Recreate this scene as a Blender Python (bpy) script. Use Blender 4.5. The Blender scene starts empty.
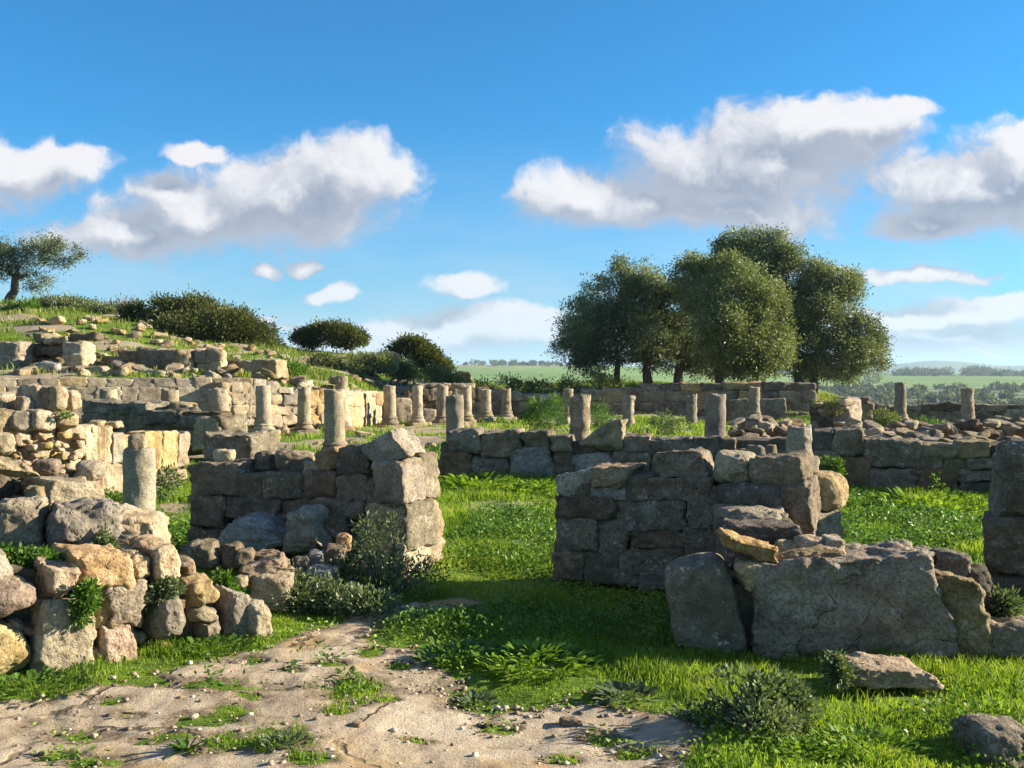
import bpy, math, random
import numpy as np
from mathutils import Vector

# ------------------------------------------------------------------ basics
F, HOR, H = 1000.0, 370.0, 1.7          # focal length in pixels, horizon row, eye height
scene = bpy.context.scene
col = scene.collection
rnd = random.Random(11)
RS = np.random.RandomState(5)

def P(px, py, Y):
    return np.array(((px - 512) / F * Y, Y, H - (py - HOR) / F * Y))
def gY(py, z=0.0):
    return (H - z) * F / (py - HOR)
def G(px, py):
    Y = gY(py)
    return ((px - 512) / F * Y, Y)

# ------------------------------------------------------------------ noise
def _hash(ix, iy, iz, seed):
    n = (ix.astype(np.uint32) * np.uint32(374761393) + iy.astype(np.uint32) * np.uint32(668265263)
         + iz.astype(np.uint32) * np.uint32(2147483647) + np.uint32((seed * 1274126177) & 0xffffffff))
    n = (n ^ (n >> np.uint32(13))) * np.uint32(1274126177)
    n = (n ^ (n >> np.uint32(16))) * np.uint32(2246822519)
    n ^= n >> np.uint32(15)
    return (n & np.uint32(0xffffff)).astype(np.float64) / float(0xffffff)
def vnoise(p, seed=0):
    f = np.floor(p); i = f.astype(np.int64); t = p - f
    t = t * t * t * (t * (t * 6 - 15) + 10)
    r = 0
    for dx in (0, 1):
        wx = t[:, 0] if dx else 1 - t[:, 0]
        for dy in (0, 1):
            wy = t[:, 1] if dy else 1 - t[:, 1]
            for dz in (0, 1):
                wz = t[:, 2] if dz else 1 - t[:, 2]
                r = r + wx * wy * wz * _hash(i[:, 0] + dx, i[:, 1] + dy, i[:, 2] + dz, seed)
    return r * 2 - 1
def fbm(p, octv=4, gain=0.5, seed=0):
    r, a = 0, 1.0
    for o in range(octv):
        r = r + a * vnoise(p * (2.03 ** o) + o * 17.3, seed + o); a *= gain
    return r
def n2(x, y, s, seed=0, octv=3):
    x = np.asarray(x, float); y = np.asarray(y, float)
    p = np.stack([x.ravel() * s, y.ravel() * s, np.full(x.size, 0.37)], 1)
    return fbm(p, octv, 0.5, seed).reshape(x.shape)
def sm(x, a, b):
    t = np.clip((np.asarray(x, float) - a) / (b - a), 0, 1)
    return t * t * (3 - 2 * t)

# ------------------------------------------------------------------ object helpers
def mesh_np(name, v, faces=None, quads=None, tris=None, smooth=True):
    me = bpy.data.meshes.new(name)
    v = np.asarray(v, np.float32)
    ls, tot = [], []
    if quads is not None and len(quads):
        q = np.asarray(quads, np.int32); ls.append(q.ravel()); tot.append(np.full(len(q), 4, np.int32))
    if tris is not None and len(tris):
        t = np.asarray(tris, np.int32); ls.append(t.ravel()); tot.append(np.full(len(t), 3, np.int32))
    L = np.concatenate(ls); T = np.concatenate(tot)
    S = np.concatenate([[0], np.cumsum(T)[:-1]]).astype(np.int32)
    me.vertices.add(len(v)); me.vertices.foreach_set('co', v.ravel())
    me.loops.add(len(L)); me.loops.foreach_set('vertex_index', L)
    me.polygons.add(len(T)); me.polygons.foreach_set('loop_start', S); me.polygons.foreach_set('loop_total', T)
    if smooth: me.polygons.foreach_set('use_smooth', np.ones(len(T), bool))
    me.update(calc_edges=True)
    return me
def link(name, me, mat=None, parent=None, loc=(0, 0, 0)):
    o = bpy.data.objects.new(name, me)
    col.objects.link(o); o.location = loc
    if mat is not None: me.materials.append(mat)
    if parent is not None: o.parent = parent
    return o
def tag(o, label=None, cat=None, group=None, kind=None):
    if label: o['label'] = label
    if cat: o['category'] = cat
    if group: o['group'] = group
    if kind: o['kind'] = kind
    elif cat: o['kind'] = 'thing'
    return o
def thing(name, loc, label, cat, group=None):
    o = bpy.data.objects.new(name, None); col.objects.link(o); o.location = tuple(loc)
    o.empty_display_size = 0.2
    return tag(o, label, cat, group, 'thing')

# ------------------------------------------------------------------ materials
class NT:
    def __init__(s, nt): s.nt = nt
    def n(s, t, **kw):
        x = s.nt.nodes.new(t)
        for k, v in kw.items():
            if k == 'i':
                for a, b in v.items():
                    if isinstance(b, bpy.types.NodeSocket): s.nt.links.new(b, x.inputs[a])
                    else: x.inputs[a].default_value = b
            else: setattr(x, k, v)
        return x
    def math(s, op, a, b=0.0, c=None, clamp=False):
        i = {0: a, 1: b}
        if c is not None: i[2] = c
        return s.n('ShaderNodeMath', operation=op, use_clamp=clamp, i=i).outputs[0]
    def vm(s, op, a, b=None, c=None):
        i = {0: a}
        if b is not None: i[1] = b
        if c is not None: i[2] = c
        x = s.n('ShaderNodeVectorMath', operation=op, i=i)
        return x.outputs[1] if op in ('LENGTH', 'DOT_PRODUCT') else x.outputs[0]
    def noise(s, vec, scale, detail=4, rough=0.55, out=0, dist=0.0):
        return s.n('ShaderNodeTexNoise', i={'Vector': vec, 'Scale': scale, 'Detail': detail, 'Roughness': rough, 'Distortion': dist}).outputs[out]
    def vor(s, vec, scale, out='Distance', feature='F1', rand=1.0):
        return s.n('ShaderNodeTexVoronoi', feature=feature, i={'Vector': vec, 'Scale': scale, 'Randomness': rand}).outputs[out]
    def rng(s, v, a, b, c=0.0, d=1.0, kind='SMOOTHSTEP'):
        return s.n('ShaderNodeMapRange', interpolation_type=kind, i={0: v, 1: a, 2: b, 3: c, 4: d}).outputs[0]
    def mix(s, f, a, b, blend='MIX'):
        x = s.n('ShaderNodeMix', data_type='RGBA', blend_type=blend)
        for k, v in ((0, f), (6, a), (7, b)):
            if isinstance(v, bpy.types.NodeSocket): s.nt.links.new(v, x.inputs[k])
            else: x.inputs[k].default_value = v if k == 0 else (*v[:3], 1)
        return x.outputs[2]
    def ramp(s, f, stops):
        r = s.n('ShaderNodeValToRGB', i={0: f}); e = r.color_ramp.elements
        while len(e) < len(stops): e.new(0.5)
        for k, (p, c) in enumerate(stops): e[k].position = p; e[k].color = (*c[:3], 1)
        return r.outputs[0]

def new_mat(name):
    m = bpy.data.materials.new(name); m.use_nodes = True
    m.node_tree.nodes.clear()
    return m, NT(m.node_tree)

def stone_mat(name, c0, c1, c2, lichen=0.5, pit=0.6, stain=0.6, streak=0.0, bump=0.7, fscale=1.0, crack=0.0):
    m, t = new_mat(name)
    tc = t.n('ShaderNodeTexCoord').outputs['Object']
    rd = t.n('ShaderNodeObjectInfo').outputs['Random']
    off = t.vm('SCALE', (31.0, 17.0, 53.0)); off.node.inputs['Scale'].default_value = 1
    t.nt.links.new(rd, off.node.inputs['Scale'])
    v = t.vm('ADD', tc, off)
    big = t.noise(v, 2.0 * fscale, 3, 0.6)
    mid = t.noise(v, 9.0 * fscale, 6, 0.68)
    fin = t.noise(v, 55.0 * fscale, 5, 0.7)
    f = t.math('ADD', t.math('MULTIPLY', big, 0.45), t.math('MULTIPLY', mid, 0.55))
    c = t.ramp(f, [(0.38, c0), (0.5, c1), (0.62, c2)])
    # each stone its own tone
    vv = t.rng(rd, 0, 1, 0.72, 1.22, 'LINEAR')
    hsv = t.n('ShaderNodeHueSaturation', i={'Color': c, 'Value': vv, 'Hue': t.rng(t.math('FRACT', t.math('MULTIPLY', rd, 7.31)), 0, 1, 0.488, 0.512, 'LINEAR'),
              'Saturation': t.rng(t.math('FRACT', t.math('MULTIPLY', rd, 3.77)), 0, 1, 0.72, 1.2, 'LINEAR')})
    c = hsv.outputs[0]
    # grain
    c = t.mix(t.rng(fin, 0.42, 0.66, 0.0, 0.6), c, (c0[0] * .4, c0[1] * .38, c0[2] * .35))
    # dark weather stains, algae crust
    st = t.rng(t.noise(v, 3.4 * fscale, 5, 0.65), 0.52, 0.68, 0.0, stain)
    c = t.mix(st, c, (0.075, 0.07, 0.06))
    if streak:
        vs = t.n('ShaderNodeMapping', i={'Vector': v, 'Scale': (9.0, 9.0, 0.7)}).outputs[0]
        c = t.mix(t.rng(t.noise(vs, 1.2, 4, 0.6), 0.5, 0.66, 0, streak), c, (0.13, 0.075, 0.03))
    # pale lichen blotches
    vl = t.vm('ADD', v, t.vm('MULTIPLY', t.noise(v, 26 * fscale, 3, .6, out=1), (.09, .09, .09)))
    lm = t.math('MULTIPLY', t.rng(t.vor(vl, 17 * fscale), 0.16, 0.36, 1, 0), t.rng(t.noise(v, 4.0 * fscale, 3), 0.5, 0.6))
    lm2 = t.rng(t.noise(v, 24 * fscale, 4, 0.7), 0.6, 0.7)
    lm = t.math('MULTIPLY', t.math('MAXIMUM', lm, t.math('MULTIPLY', lm2, 0.7)), lichen)
    c = t.mix(lm, c, (0.50, 0.48, 0.42))
    # pits
    pv = t.vor(v, 42 * fscale); pk = t.rng(pv, 0.10, 0.30, 1, 0)
    pm = t.math('MULTIPLY', pk, t.rng(t.noise(v, 7 * fscale, 3), 0.45, 0.6, 0.1, 1.0))
    c = t.mix(t.math('MULTIPLY', pm, pit), c, (0.07, 0.055, 0.04))
    h = t.math('ADD', t.math('MULTIPLY', mid, 1.0), t.math('MULTIPLY', fin, 0.5))
    h = t.math('SUBTRACT', h, t.math('MULTIPLY', pm, 0.5 * pit))
    if crack:
        wv = t.vm('ADD', v, t.vm('MULTIPLY', t.noise(v, 3.0, 4, .6, out=1), (.35, .35, .35)))
        ck = t.math('MULTIPLY', t.rng(t.vor(wv, crack, 'Distance', 'DISTANCE_TO_EDGE'), .001, .010, 1, 0), t.rng(big, .42, .54))
        c = t.mix(t.math('MULTIPLY', ck, .6), c, (.04, .03, .022))
        h = t.math('SUBTRACT', h, t.math('MULTIPLY', ck, .8))
    b = t.n('ShaderNodeBump', i={'Strength': bump, 'Distance': 0.05 / fscale, 'Height': h}).outputs[0]
    p = t.n('ShaderNodeBsdfPrincipled', i={'Base Color': c, 'Roughness': 0.93, 'Normal': b, 'Specular IOR Level': 0.2})
    t.n('ShaderNodeOutputMaterial', i={0: p.outputs[0]})
    return m

M = {}
M['dark'] = stone_mat('shade darkened weathered stone', (.108, .083, .055), (.19, .153, .106), (.295, .245, .178), .5, .8, .55)  # weathered tone, darkened further to carry the shade of shadowed walls
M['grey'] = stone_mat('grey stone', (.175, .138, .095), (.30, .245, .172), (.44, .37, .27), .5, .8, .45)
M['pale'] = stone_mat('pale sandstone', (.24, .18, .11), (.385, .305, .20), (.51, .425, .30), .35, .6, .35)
M['pit'] = stone_mat('pitted pale stone', (.22, .18, .13), (.355, .30, .22), (.46, .40, .31), .4, 1.0, .35, fscale=.8)
M['ochre'] = stone_mat('ochre sandstone', (.24, .155, .075), (.39, .27, .14), (.50, .385, .235), .2, .5, .2)
M['yellow'] = stone_mat('yellow sandstone', (.30, .21, .10), (.45, .345, .185), (.54, .45, .28), .15, .35, .1)
M['pink'] = stone_mat('pinkish stone', (.25, .165, .11), (.39, .28, .195), (.48, .38, .28), .2, .5, .15)
M['brown'] = stone_mat('brown stone', (.12, .082, .05), (.21, .152, .098), (.30, .228, .155), .2, .5, .35)
M['blue'] = stone_mat('blue grey stone', (.15, .145, .13), (.25, .242, .225), (.39, .38, .36), .6, .6, .4)
M['panel'] = stone_mat('iron stained sandstone', (.36, .25, .12), (.50, .37, .19), (.56, .46, .29), .1, .3, .1, streak=.75, fscale=.8)
M['col'] = stone_mat('column limestone', (.20, .155, .10), (.31, .25, .165), (.39, .32, .22), .25, .6, .5, bump=.45, fscale=.9)
M['colrough'] = stone_mat('rough column stone', (.19, .15, .105), (.31, .255, .185), (.41, .35, .265), .5, 1.0, .45, bump=.8, fscale=.7)
M['tan'] = stone_mat('tan weathered stone', (.17, .122, .07), (.295, .225, .14), (.42, .335, .225), .45, .7, .6, crack=2.0)
M['spot'] = stone_mat('lichen spotted stone', (.20, .15, .095), (.33, .265, .175), (.44, .365, .26), 1.0, .5, .4)
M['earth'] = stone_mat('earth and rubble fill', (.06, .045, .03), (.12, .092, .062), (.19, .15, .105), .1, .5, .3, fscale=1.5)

def leaf_mat(name, dark, mid, light, trans=.3, patch=1.2, gloss=.5):
    m, t = new_mat(name)
    r = t.n('ShaderNodeNewGeometry').outputs['Random Per Island']
    pos = t.n('ShaderNodeTexCoord').outputs['Object']
    nz = t.noise(pos, patch, 3)
    f = t.math('ADD', t.math('MULTIPLY', r, .5), t.math('MULTIPLY', t.rng(nz, .3, .7, 0, 1, 'LINEAR'), .5))
    c = t.ramp(f, [(.2, dark), (.5, mid), (.82, light)] + ([(.93, (.42, .36, .17))] if 'grass' in name else []))
    p = t.n('ShaderNodeBsdfPrincipled', i={'Base Color': c, 'Roughness': gloss, 'Specular IOR Level': .2})
    tr = t.n('ShaderNodeBsdfTranslucent', i={'Color': t.mix(1.0, c, (1.25, 1.3, .55), 'MULTIPLY')})
    x = t.n('ShaderNodeMixShader', i={0: trans, 1: p.outputs[0], 2: tr.outputs[0]})
    t.n('ShaderNodeOutputMaterial', i={0: x.outputs[0]})
    return m
M['grass'] = leaf_mat('grass blades', (.075, .14, .016), (.175, .28, .03), (.32, .37, .065), .48, .8)
M['clover'] = leaf_mat('leafy ground cover', (.07, .14, .016), (.16, .28, .03), (.26, .36, .055), .42, .8)
M['drygrass'] = leaf_mat('hill grass', (.07, .115, .018), (.16, .21, .035), (.33, .30, .12), .38, .35)
M['olive'] = leaf_mat('olive leaves', (.055, .07, .036), (.155, .185, .10), (.28, .31, .19), .3, .5)
M['olive_l'] = leaf_mat('young olive leaves', (.06, .08, .032), (.165, .195, .085), (.29, .32, .16), .3, .5)
M['bush'] = leaf_mat('dark scrub leaves', (.034, .044, .016), (.085, .10, .036), (.17, .18, .07), .28, .6)
M['shrubleaf'] = leaf_mat('grey green shrub leaves', (.045, .068, .032), (.115, .155, .075), (.22, .26, .14), .28, 3, .5)
M['weed'] = leaf_mat('bright weed leaves', (.04, .09, .015), (.085, .17, .03), (.15, .26, .05), .35, 2, .45)
M['reddry'] = leaf_mat('dry brown twigs', (.06, .045, .03), (.12, .09, .06), (.2, .16, .11), .15, 2)

def bark_mat():
    m, t = new_mat('olive bark')
    tc = t.n('ShaderNodeTexCoord').outputs['Object']
    v = t.n('ShaderNodeMapping', i={'Vector': tc, 'Scale': (5, 5, 1.2)}).outputs[0]
    n = t.noise(v, 3, 6, .7)
    c = t.ramp(n, [(.3, (.03, .025, .018)), (.6, (.10, .085, .065)), (.75, (.2, .18, .15))])
    b = t.n('ShaderNodeBump', i={'Strength': .9, 'Distance': .05, 'Height': n}).outputs[0]
    p = t.n('ShaderNodeBsdfPrincipled', i={'Base Color': c, 'Roughness': .95, 'Normal': b})
    t.n('ShaderNodeOutputMaterial', i={0: p.outputs[0]})
    return m
M['bark'] = bark_mat()

def ground_mat():
    m, t = new_mat('ground')
    pos = t.n('ShaderNodeNewGeometry').outputs['Position']
    veg = t.n('ShaderNodeAttribute', attribute_name='veg').outputs['Fac']
    far = t.n('ShaderNodeAttribute', attribute_name='far').outputs['Fac']
    scr = t.n('ShaderNodeAttribute', attribute_name='scrub').outputs['Fac']
    n1, n2_, n3 = t.noise(pos, 1.1, 4), t.noise(pos, 11, 5, .65), t.noise(pos, 70, 4, .7)
    soil = t.ramp(t.math('ADD', t.math('MULTIPLY', n1, .5), t.math('MULTIPLY', n2_, .5)),
                  [(.32, (.16, .115, .075)), (.5, (.32, .25, .175)), (.66, (.44, .36, .265))])
    soil = t.mix(t.rng(n3, .52, .66, 0, .6), soil, (.07, .05, .035))
    soil = t.mix(t.rng(t.vor(pos, 38), .0, .2, .6, 0), soil, (.42, .36, .28))
    turf = t.ramp(t.math('ADD', t.math('MULTIPLY', n2_, .6), t.math('MULTIPLY', n3, .4)),
                  [(.32, (.04, .065, .008)), (.5, (.09, .145, .014)), (.68, (.18, .24, .03))])
    f = t.rng(t.math('ADD', veg, t.math('MULTIPLY', t.math('SUBTRACT', n2_, .5), .9)), .35, .62)
    c = t.mix(f, soil, turf)
    # distant fields: big parcels
    fp = t.n('ShaderNodeMapping', i={'Vector': pos, 'Scale': (.0035, .0012, 0), 'Rotation': (0, 0, .25)}).outputs[0]
    cell = t.vor(fp, 1.0, 'Color')
    sx = t.n('ShaderNodeSeparateColor', i={0: cell}).outputs[0]
    fld = t.ramp(sx, [(0, (.12, .20, .03)), (.45, (.17, .27, .045)), (.75, (.19, .26, .06)), (1, (.27, .24, .11))])
    fld = t.mix(t.rng(t.noise(pos, .02, 5, .6), .4, .65, 0, .35), fld, (.05, .08, .02))
    scrub = t.mix(t.rng(t.noise(pos, .035, 6, .7), .42, .6), (.045, .065, .02), (.17, .20, .07))
    c = t.mix(far, c, t.mix(scr, fld, scrub))
    hgt = t.math('ADD', t.math('MULTIPLY', n2_, .6), t.math('MULTIPLY', n3, .3))
    b = t.n('ShaderNodeBump', i={'Strength': t.math('MULTIPLY', t.math('SUBTRACT', 1.0, far), .7), 'Distance': .03, 'Height': hgt}).outputs[0]
    p = t.n('ShaderNodeBsdfPrincipled', i={'Base Color': c, 'Roughness': .95, 'Normal': b, 'Specular IOR Level': .15})
    t.n('ShaderNodeOutputMaterial', i={0: p.outputs[0]})
    return m
M['ground'] = ground_mat()

def path_mat():
    m, t = new_mat('worn sandy pavement')
    pos = t.n('ShaderNodeNewGeometry').outputs['Position']
    edge = t.n('ShaderNodeAttribute', attribute_name='edge').outputs['Fac']
    n1, n2_, n3 = t.noise(pos, 1.4, 5, .6), t.noise(pos, 9, 6, .68), t.noise(pos, 85, 5, .75)
    c = t.ramp(t.math('ADD', t.math('MULTIPLY', n1, .55), t.math('MULTIPLY', n2_, .45)),
               [(.36, (.28, .21, .14)), (.5, (.455, .365, .262)), (.64, (.56, .475, .36))])
    c = t.mix(t.rng(t.noise(pos, .9, 3, .5), .53, .64, 0, .8), c, (.38, .25, .10))           # ochre patches
    c = t.mix(t.rng(n3, .54, .68, 0, .55), c, (.16, .115, .075))
    gr = t.rng(t.vor(pos, 55), .06, .2, 1, 0)
    c = t.mix(t.math('MULTIPLY', gr, t.rng(n2_, .46, .58, 0, .8)), c, (.12, .09, .06))
    # cracks between the slabs
    wp = t.vm('ADD', pos, t.vm('SCALE', t.noise(pos, 2.2, 4, .6, out=1)))
    wp.node.inputs[1].links[0].from_node.inputs['Scale'].default_value = .5
    ck = t.rng(t.vor(wp, .75, 'Distance', 'DISTANCE_TO_EDGE'), .004, .02, 1, 0)
    ck = t.math('MULTIPLY', ck, t.rng(n1, .42, .55))
    c = t.mix(t.math('MULTIPLY', ck, .85), c, (.07, .055, .035))
    dirt = t.mix(t.rng(n3, .42, .6), (.15, .105, .07), (.32, .25, .175))
    c = t.mix(t.rng(t.math('ADD', edge, t.math('MULTIPLY', t.math('SUBTRACT', n2_, .5), 1.1)), .1, .5), dirt, c)
    h = t.math('ADD', t.math('MULTIPLY', n2_, .8), t.math('MULTIPLY', n3, .35))
    h = t.math('SUBTRACT', h, t.math('MULTIPLY', ck, .6))
    b = t.n('ShaderNodeBump', i={'Strength': 1.0, 'Distance': .045, 'Height': h}).outputs[0]
    p = t.n('ShaderNodeBsdfPrincipled', i={'Base Color': c, 'Roughness': .95, 'Normal': b, 'Specular IOR Level': .15})
    t.n('ShaderNodeOutputMaterial', i={0: p.outputs[0]})
    return m
M['path'] = path_mat()

# ------------------------------------------------------------------ terrain
CREST = ([-400, 0, 60, 130, 240, 300, 390, 440, 470, 520, 640, 790, 870, 1100], [5.0, 4.75, 4.7, 4.55, 3.3, 2.6, 2.2, 1.5, 1.05, .85, .95, .95, -.3, -.6])
WALLY = ([0, 250, 345, 385, 640, 1024], [23.3, 23.7, 26, 32.2, 33.8, 30.2])
STEP = ([0, 230, 330, 400, 470, 560, 790, 870, 1024], [1.2, 1.2, .95, .7, .5, .35, .3, -.05, -.05])
def height(x, y):
    x = np.asarray(x, float); y = np.asarray(y, float)
    yy = np.maximum(y, 2.0)
    px = 512 + 1000 * x / yy
    base = .2 * sm(y, 12, 17) - .1 * sm(y, 23, 28)
    base = base + .035 * n2(x, y, .9, 3) * sm(y, 0, 5) + .012 * n2(x, y, 4.0, 4)
    base = base + .40 * sm(y, 14.3, 14.8) * (1 - sm(y, 18.3, 21)) * sm(px, 715, 745) + .15 * sm(y, 15.2, 15.6) * (1 - sm(y, 18, 21)) * sm(px, 430, 450) * (1 - sm(px, 690, 720))
    yw = np.interp(px, *WALLY); st = np.interp(px, *STEP); cr = np.interp(px, *CREST)
    z = base + st * sm(y, yw, yw + .5)
    t = np.clip((y - yw - .5) / (45 - yw - .5), 0, 1)
    bump = .22 * n2(x, y, .25, 8) * sm(y, 26, 34)
    z = z + (cr - base - st) * t + bump * (1 - sm(y, 60, 120))
    lf = np.interp(y, [0, 260, 500, 800, 1500, 1800, 2400, 9500], [-22, -22, -19, -10, 8.5, 5, -25, -45])
    rt = np.interp(y, [0, 300, 600, 900, 1500, 1800, 2400, 9500], [-24, -24, -16.5, -12.5, -4.2, -6, -25, -45])
    w = sm(px, 580, 830)
    fz = lf * (1 - w) + rt * w + 4.0 * n2(x, y, .0022, 21) * sm(y, 400, 1200) * .7
    mt = np.exp(-((px - 935) / 75) ** 2) * 85 + np.exp(-((px - 1090) / 60) ** 2) * 120 + np.exp(-((px - 380) / 160) ** 2) * 60
    fz = fz + mt * np.exp(-((y - 5200) / 900) ** 2) * (1 + .15 * n2(x, y, .002, 9))
    return z + (fz - z) * sm(y, 50, 250)

def seg_dist(x, y, poly):
    d = np.full(x.shape, 1e9); inside = np.zeros(x.shape, bool)
    n = len(poly)
    for i in range(n):
        ax, ay = poly[i]; bx, by = poly[(i + 1) % n]
        ex, ey = bx - ax, by - ay; L = ex * ex + ey * ey + 1e-12
        t = np.clip(((x - ax) * ex + (y - ay) * ey) / L, 0, 1)
        d = np.minimum(d, np.hypot(x - ax - t * ex, y - ay - t * ey))
        c = ((ay > y) != (by > y)) & (x < (bx - ax) * (y - ay) / (by - ay + 1e-12) + ax)
        inside ^= c
    return np.where(inside, d, -d)
PATH_PX = [(-500, 760), (0, 707), (60, 697), (130, 684), (190, 668), (240, 655), (300, 640), (325, 630), (352, 616), (400, 605), (455, 599), (478, 603),
           (430, 611), (385, 621), (352, 638), (400, 652), (445, 668), (462, 681), (432, 690), (445, 702), (490, 713), (540, 706), (600, 704), (650, 711),
           (690, 722), (700, 745), (680, 800), (620, 1000), (-700, 1000)]
PATH = [G(*p) for p in PATH_PX]
ISLES = [(352, 691, 30, 11), (372, 655, 12, 4), (215, 692, 42, 6), (155, 687, 18, 5), (232, 712, 20, 8), (205, 722, 30, 6), (80, 733, 30, 5), (282, 746, 30, 12),
         (220, 746, 24, 10), (180, 740, 22, 7), (90, 764, 26, 6), (335, 716, 12, 3), (400, 668, 12, 3), (600, 735, 16, 6), (30, 720, 12, 4), (250, 664, 16, 4), (130, 716, 18, 3), (310, 764, 24, 5), (55, 752, 22, 4), (150, 742, 16, 3), (420, 740, 14, 3), (500, 726, 18, 4), (250, 700, 16, 3), (110, 705, 14, 3), (390, 700, 12, 3), (640, 752, 22, 5), (330, 668, 14, 3), (290, 676, 12, 3), (565, 760, 14, 3)]
BARE = [(495, 509, 45, 6), (505, 545, 32, 4), (170, 508, 24, 5), (170, 519, 18, 3), (940, 527, 20, 3), (545, 505, 20, 4)]
def path_d(x, y):
    x = np.asarray(x, float); y = np.asarray(y, float)
    d = np.full(x.shape, -9.0)
    k = (y < 8.5) & (y > 0.5)
    if k.any():
        xs, ys = x[k], y[k]
        dd = seg_dist(xs, ys, PATH) + .10 * n2(xs, ys, 3.0, 31, 4)
        px = 512 + 1000 * xs / ys; py = HOR + 1700 / ys
        for (a, b, r, q) in ISLES:
            e = np.hypot((px - a) / r, (py - b) / q) - 1 + .55 * n2(xs, ys, 6, 41, 3)
            dd = np.minimum(dd, e * .12)
        d[k] = dd
    return d
def veg_mask(x, y):
    x = np.asarray(x, float); y = np.asarray(y, float)
    v = 1 - sm(path_d(x, y), -.10, .10)
    yy = np.maximum(y, 1); px = 512 + 1000 * x / yy; py = HOR + 1700 / yy
    for (a, b, r, q) in BARE:
        e = np.hypot((px - a) / r, (py - b) / q) + .5 * n2(x, y, 2.5, 43, 3)
        v = v * (1 - .9 * (1 - sm(e, .6, 1.2)))
    v = v * (1 - .95 * sm(y, 14.2, 14.6) * (1 - sm(y, 19, 22)) * sm(px, 720, 750))
    mid = sm(y, 14, 17) * (1 - sm(y, 40, 50))
    v = v * (1 - mid * sm(n2(x, y, .55, 47, 4), -.15, .3) * .9)
    return v

def build_ground():
    ys = [-4.0, 0.0, 1.5, 2.5]
    y = 3.2
    while y < 9500: ys.append(y); y *= 1.0115 if y < 70 else 1.028
    ys = np.array(ys)
    s = np.linspace(-1, 1, 421); s = np.sign(s) * np.abs(s) ** 1.15
    X = s[None, :] * (5 + .95 * np.maximum(ys, 0))[:, None] + 0 * ys[:, None]
    Y = np.repeat(ys[:, None], len(s), 1)
    Z = height(X, Y)
    v = np.stack([X, Y, Z], -1).reshape(-1, 3)
    R, C = X.shape
    i = np.arange(R * C).reshape(R, C)
    q = np.stack([i[:-1, :-1], i[:-1, 1:], i[1:, 1:], i[1:, :-1]], -1).reshape(-1, 4)
    me = mesh_np('ground', v, quads=q)
    px = 512 + 1000 * X / np.maximum(Y, 1)
    veg = veg_mask(X, Y)
    far = sm(Y, 70, 200)
    w = sm(px, 580, 830)
    sc_r = (1 - sm(Y + 160 * n2(X, Y, .004, 55, 4), 840, 900))
    sc_l = (1 - sm(Y + 120 * n2(X, Y, .006, 56, 4), 500, 620))
    scr = np.clip(sc_l * (1 - w) + sc_r * w + sm(Y, 1560, 1750), 0, 1)
    for nm, a in (('veg', veg), ('far', far), ('scrub', scr)):
        at = me.attributes.new(nm, 'FLOAT', 'POINT'); at.data.foreach_set('value', a.astype(np.float32).ravel())
    tag(link('ground', me, M['ground']), kind='structure')
build_ground()

def build_path():
    st = .022
    xs = np.arange(-4.5, 2.2, st); ys = np.arange(2.4, 8.0, st)
    X, Y = np.meshgrid(xs, ys)
    d = path_d(X, Y)
    Z = height(X, Y) + .008 + .010 * n2(X, Y, 2.2, 61, 4) * sm(d, 0, .2) + .004 * n2(X, Y, 14, 62, 3) + .012 * sm(d, -.02, .06) - .01
    R, C = X.shape; i = np.arange(R * C).reshape(R, C)
    q = np.stack([i[:-1, :-1], i[:-1, 1:], i[1:, 1:], i[1:, :-1]], -1).reshape(-1, 4)
    ok = (d.reshape(-1)[q] > -.03).all(1); q = q[ok]
    u, inv = np.unique(q, return_inverse=True)
    me = mesh_np('path', np.stack([X, Y, Z], -1).reshape(-1, 3)[u], quads=inv.reshape(-1, 4))
    at = me.attributes.new('edge', 'FLOAT', 'POINT')
    at.data.foreach_set('value', np.clip(d.reshape(-1)[u] / .22, 0, 1).astype(np.float32))
    tag(link('path', me, M['path']), kind='structure')
build_path()

# ------------------------------------------------------------------ stones
_grid = {}
def cube_grid(n):
    if n in _grid: return _grid[n]
    idx = {}; pts = []; quads = []
    def vid(i, j, k):
        key = (i, j, k)
        if key not in idx: idx[key] = len(pts); pts.append(key)
        return idx[key]
    for a in range(n):
        for b in range(n):
            for s in (0, n):
                A = [(s, a, b), (s, a + 1, b), (s, a + 1, b + 1), (s, a, b + 1)]
                B = [(a, s, b), (a, s, b + 1), (a + 1, s, b + 1), (a + 1, s, b)]
                Cc = [(a, b, s), (a + 1, b, s), (a + 1, b + 1, s), (a, b + 1, s)]
                for q in (A, B, Cc):
                    if s == 0: q = q[::-1]
                    quads.append([vid(*t) for t in q])
    p = np.array(pts, float) / n * 2 - 1
    p = np.sign(p) * np.abs(p) ** .85
    _grid[n] = (p, np.array(quads, np.int32))
    return _grid[n]
def vnormals(v, q):
    fn = np.cross(v[q[:, 2]] - v[q[:, 0]], v[q[:, 3]] - v[q[:, 1]])
    n = np.zeros_like(v)
    for c in range(4): np.add.at(n, q[:, c], fn)
    return n / (np.linalg.norm(n, axis=1, keepdims=True) + 1e-12)
_seed = [100]
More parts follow.
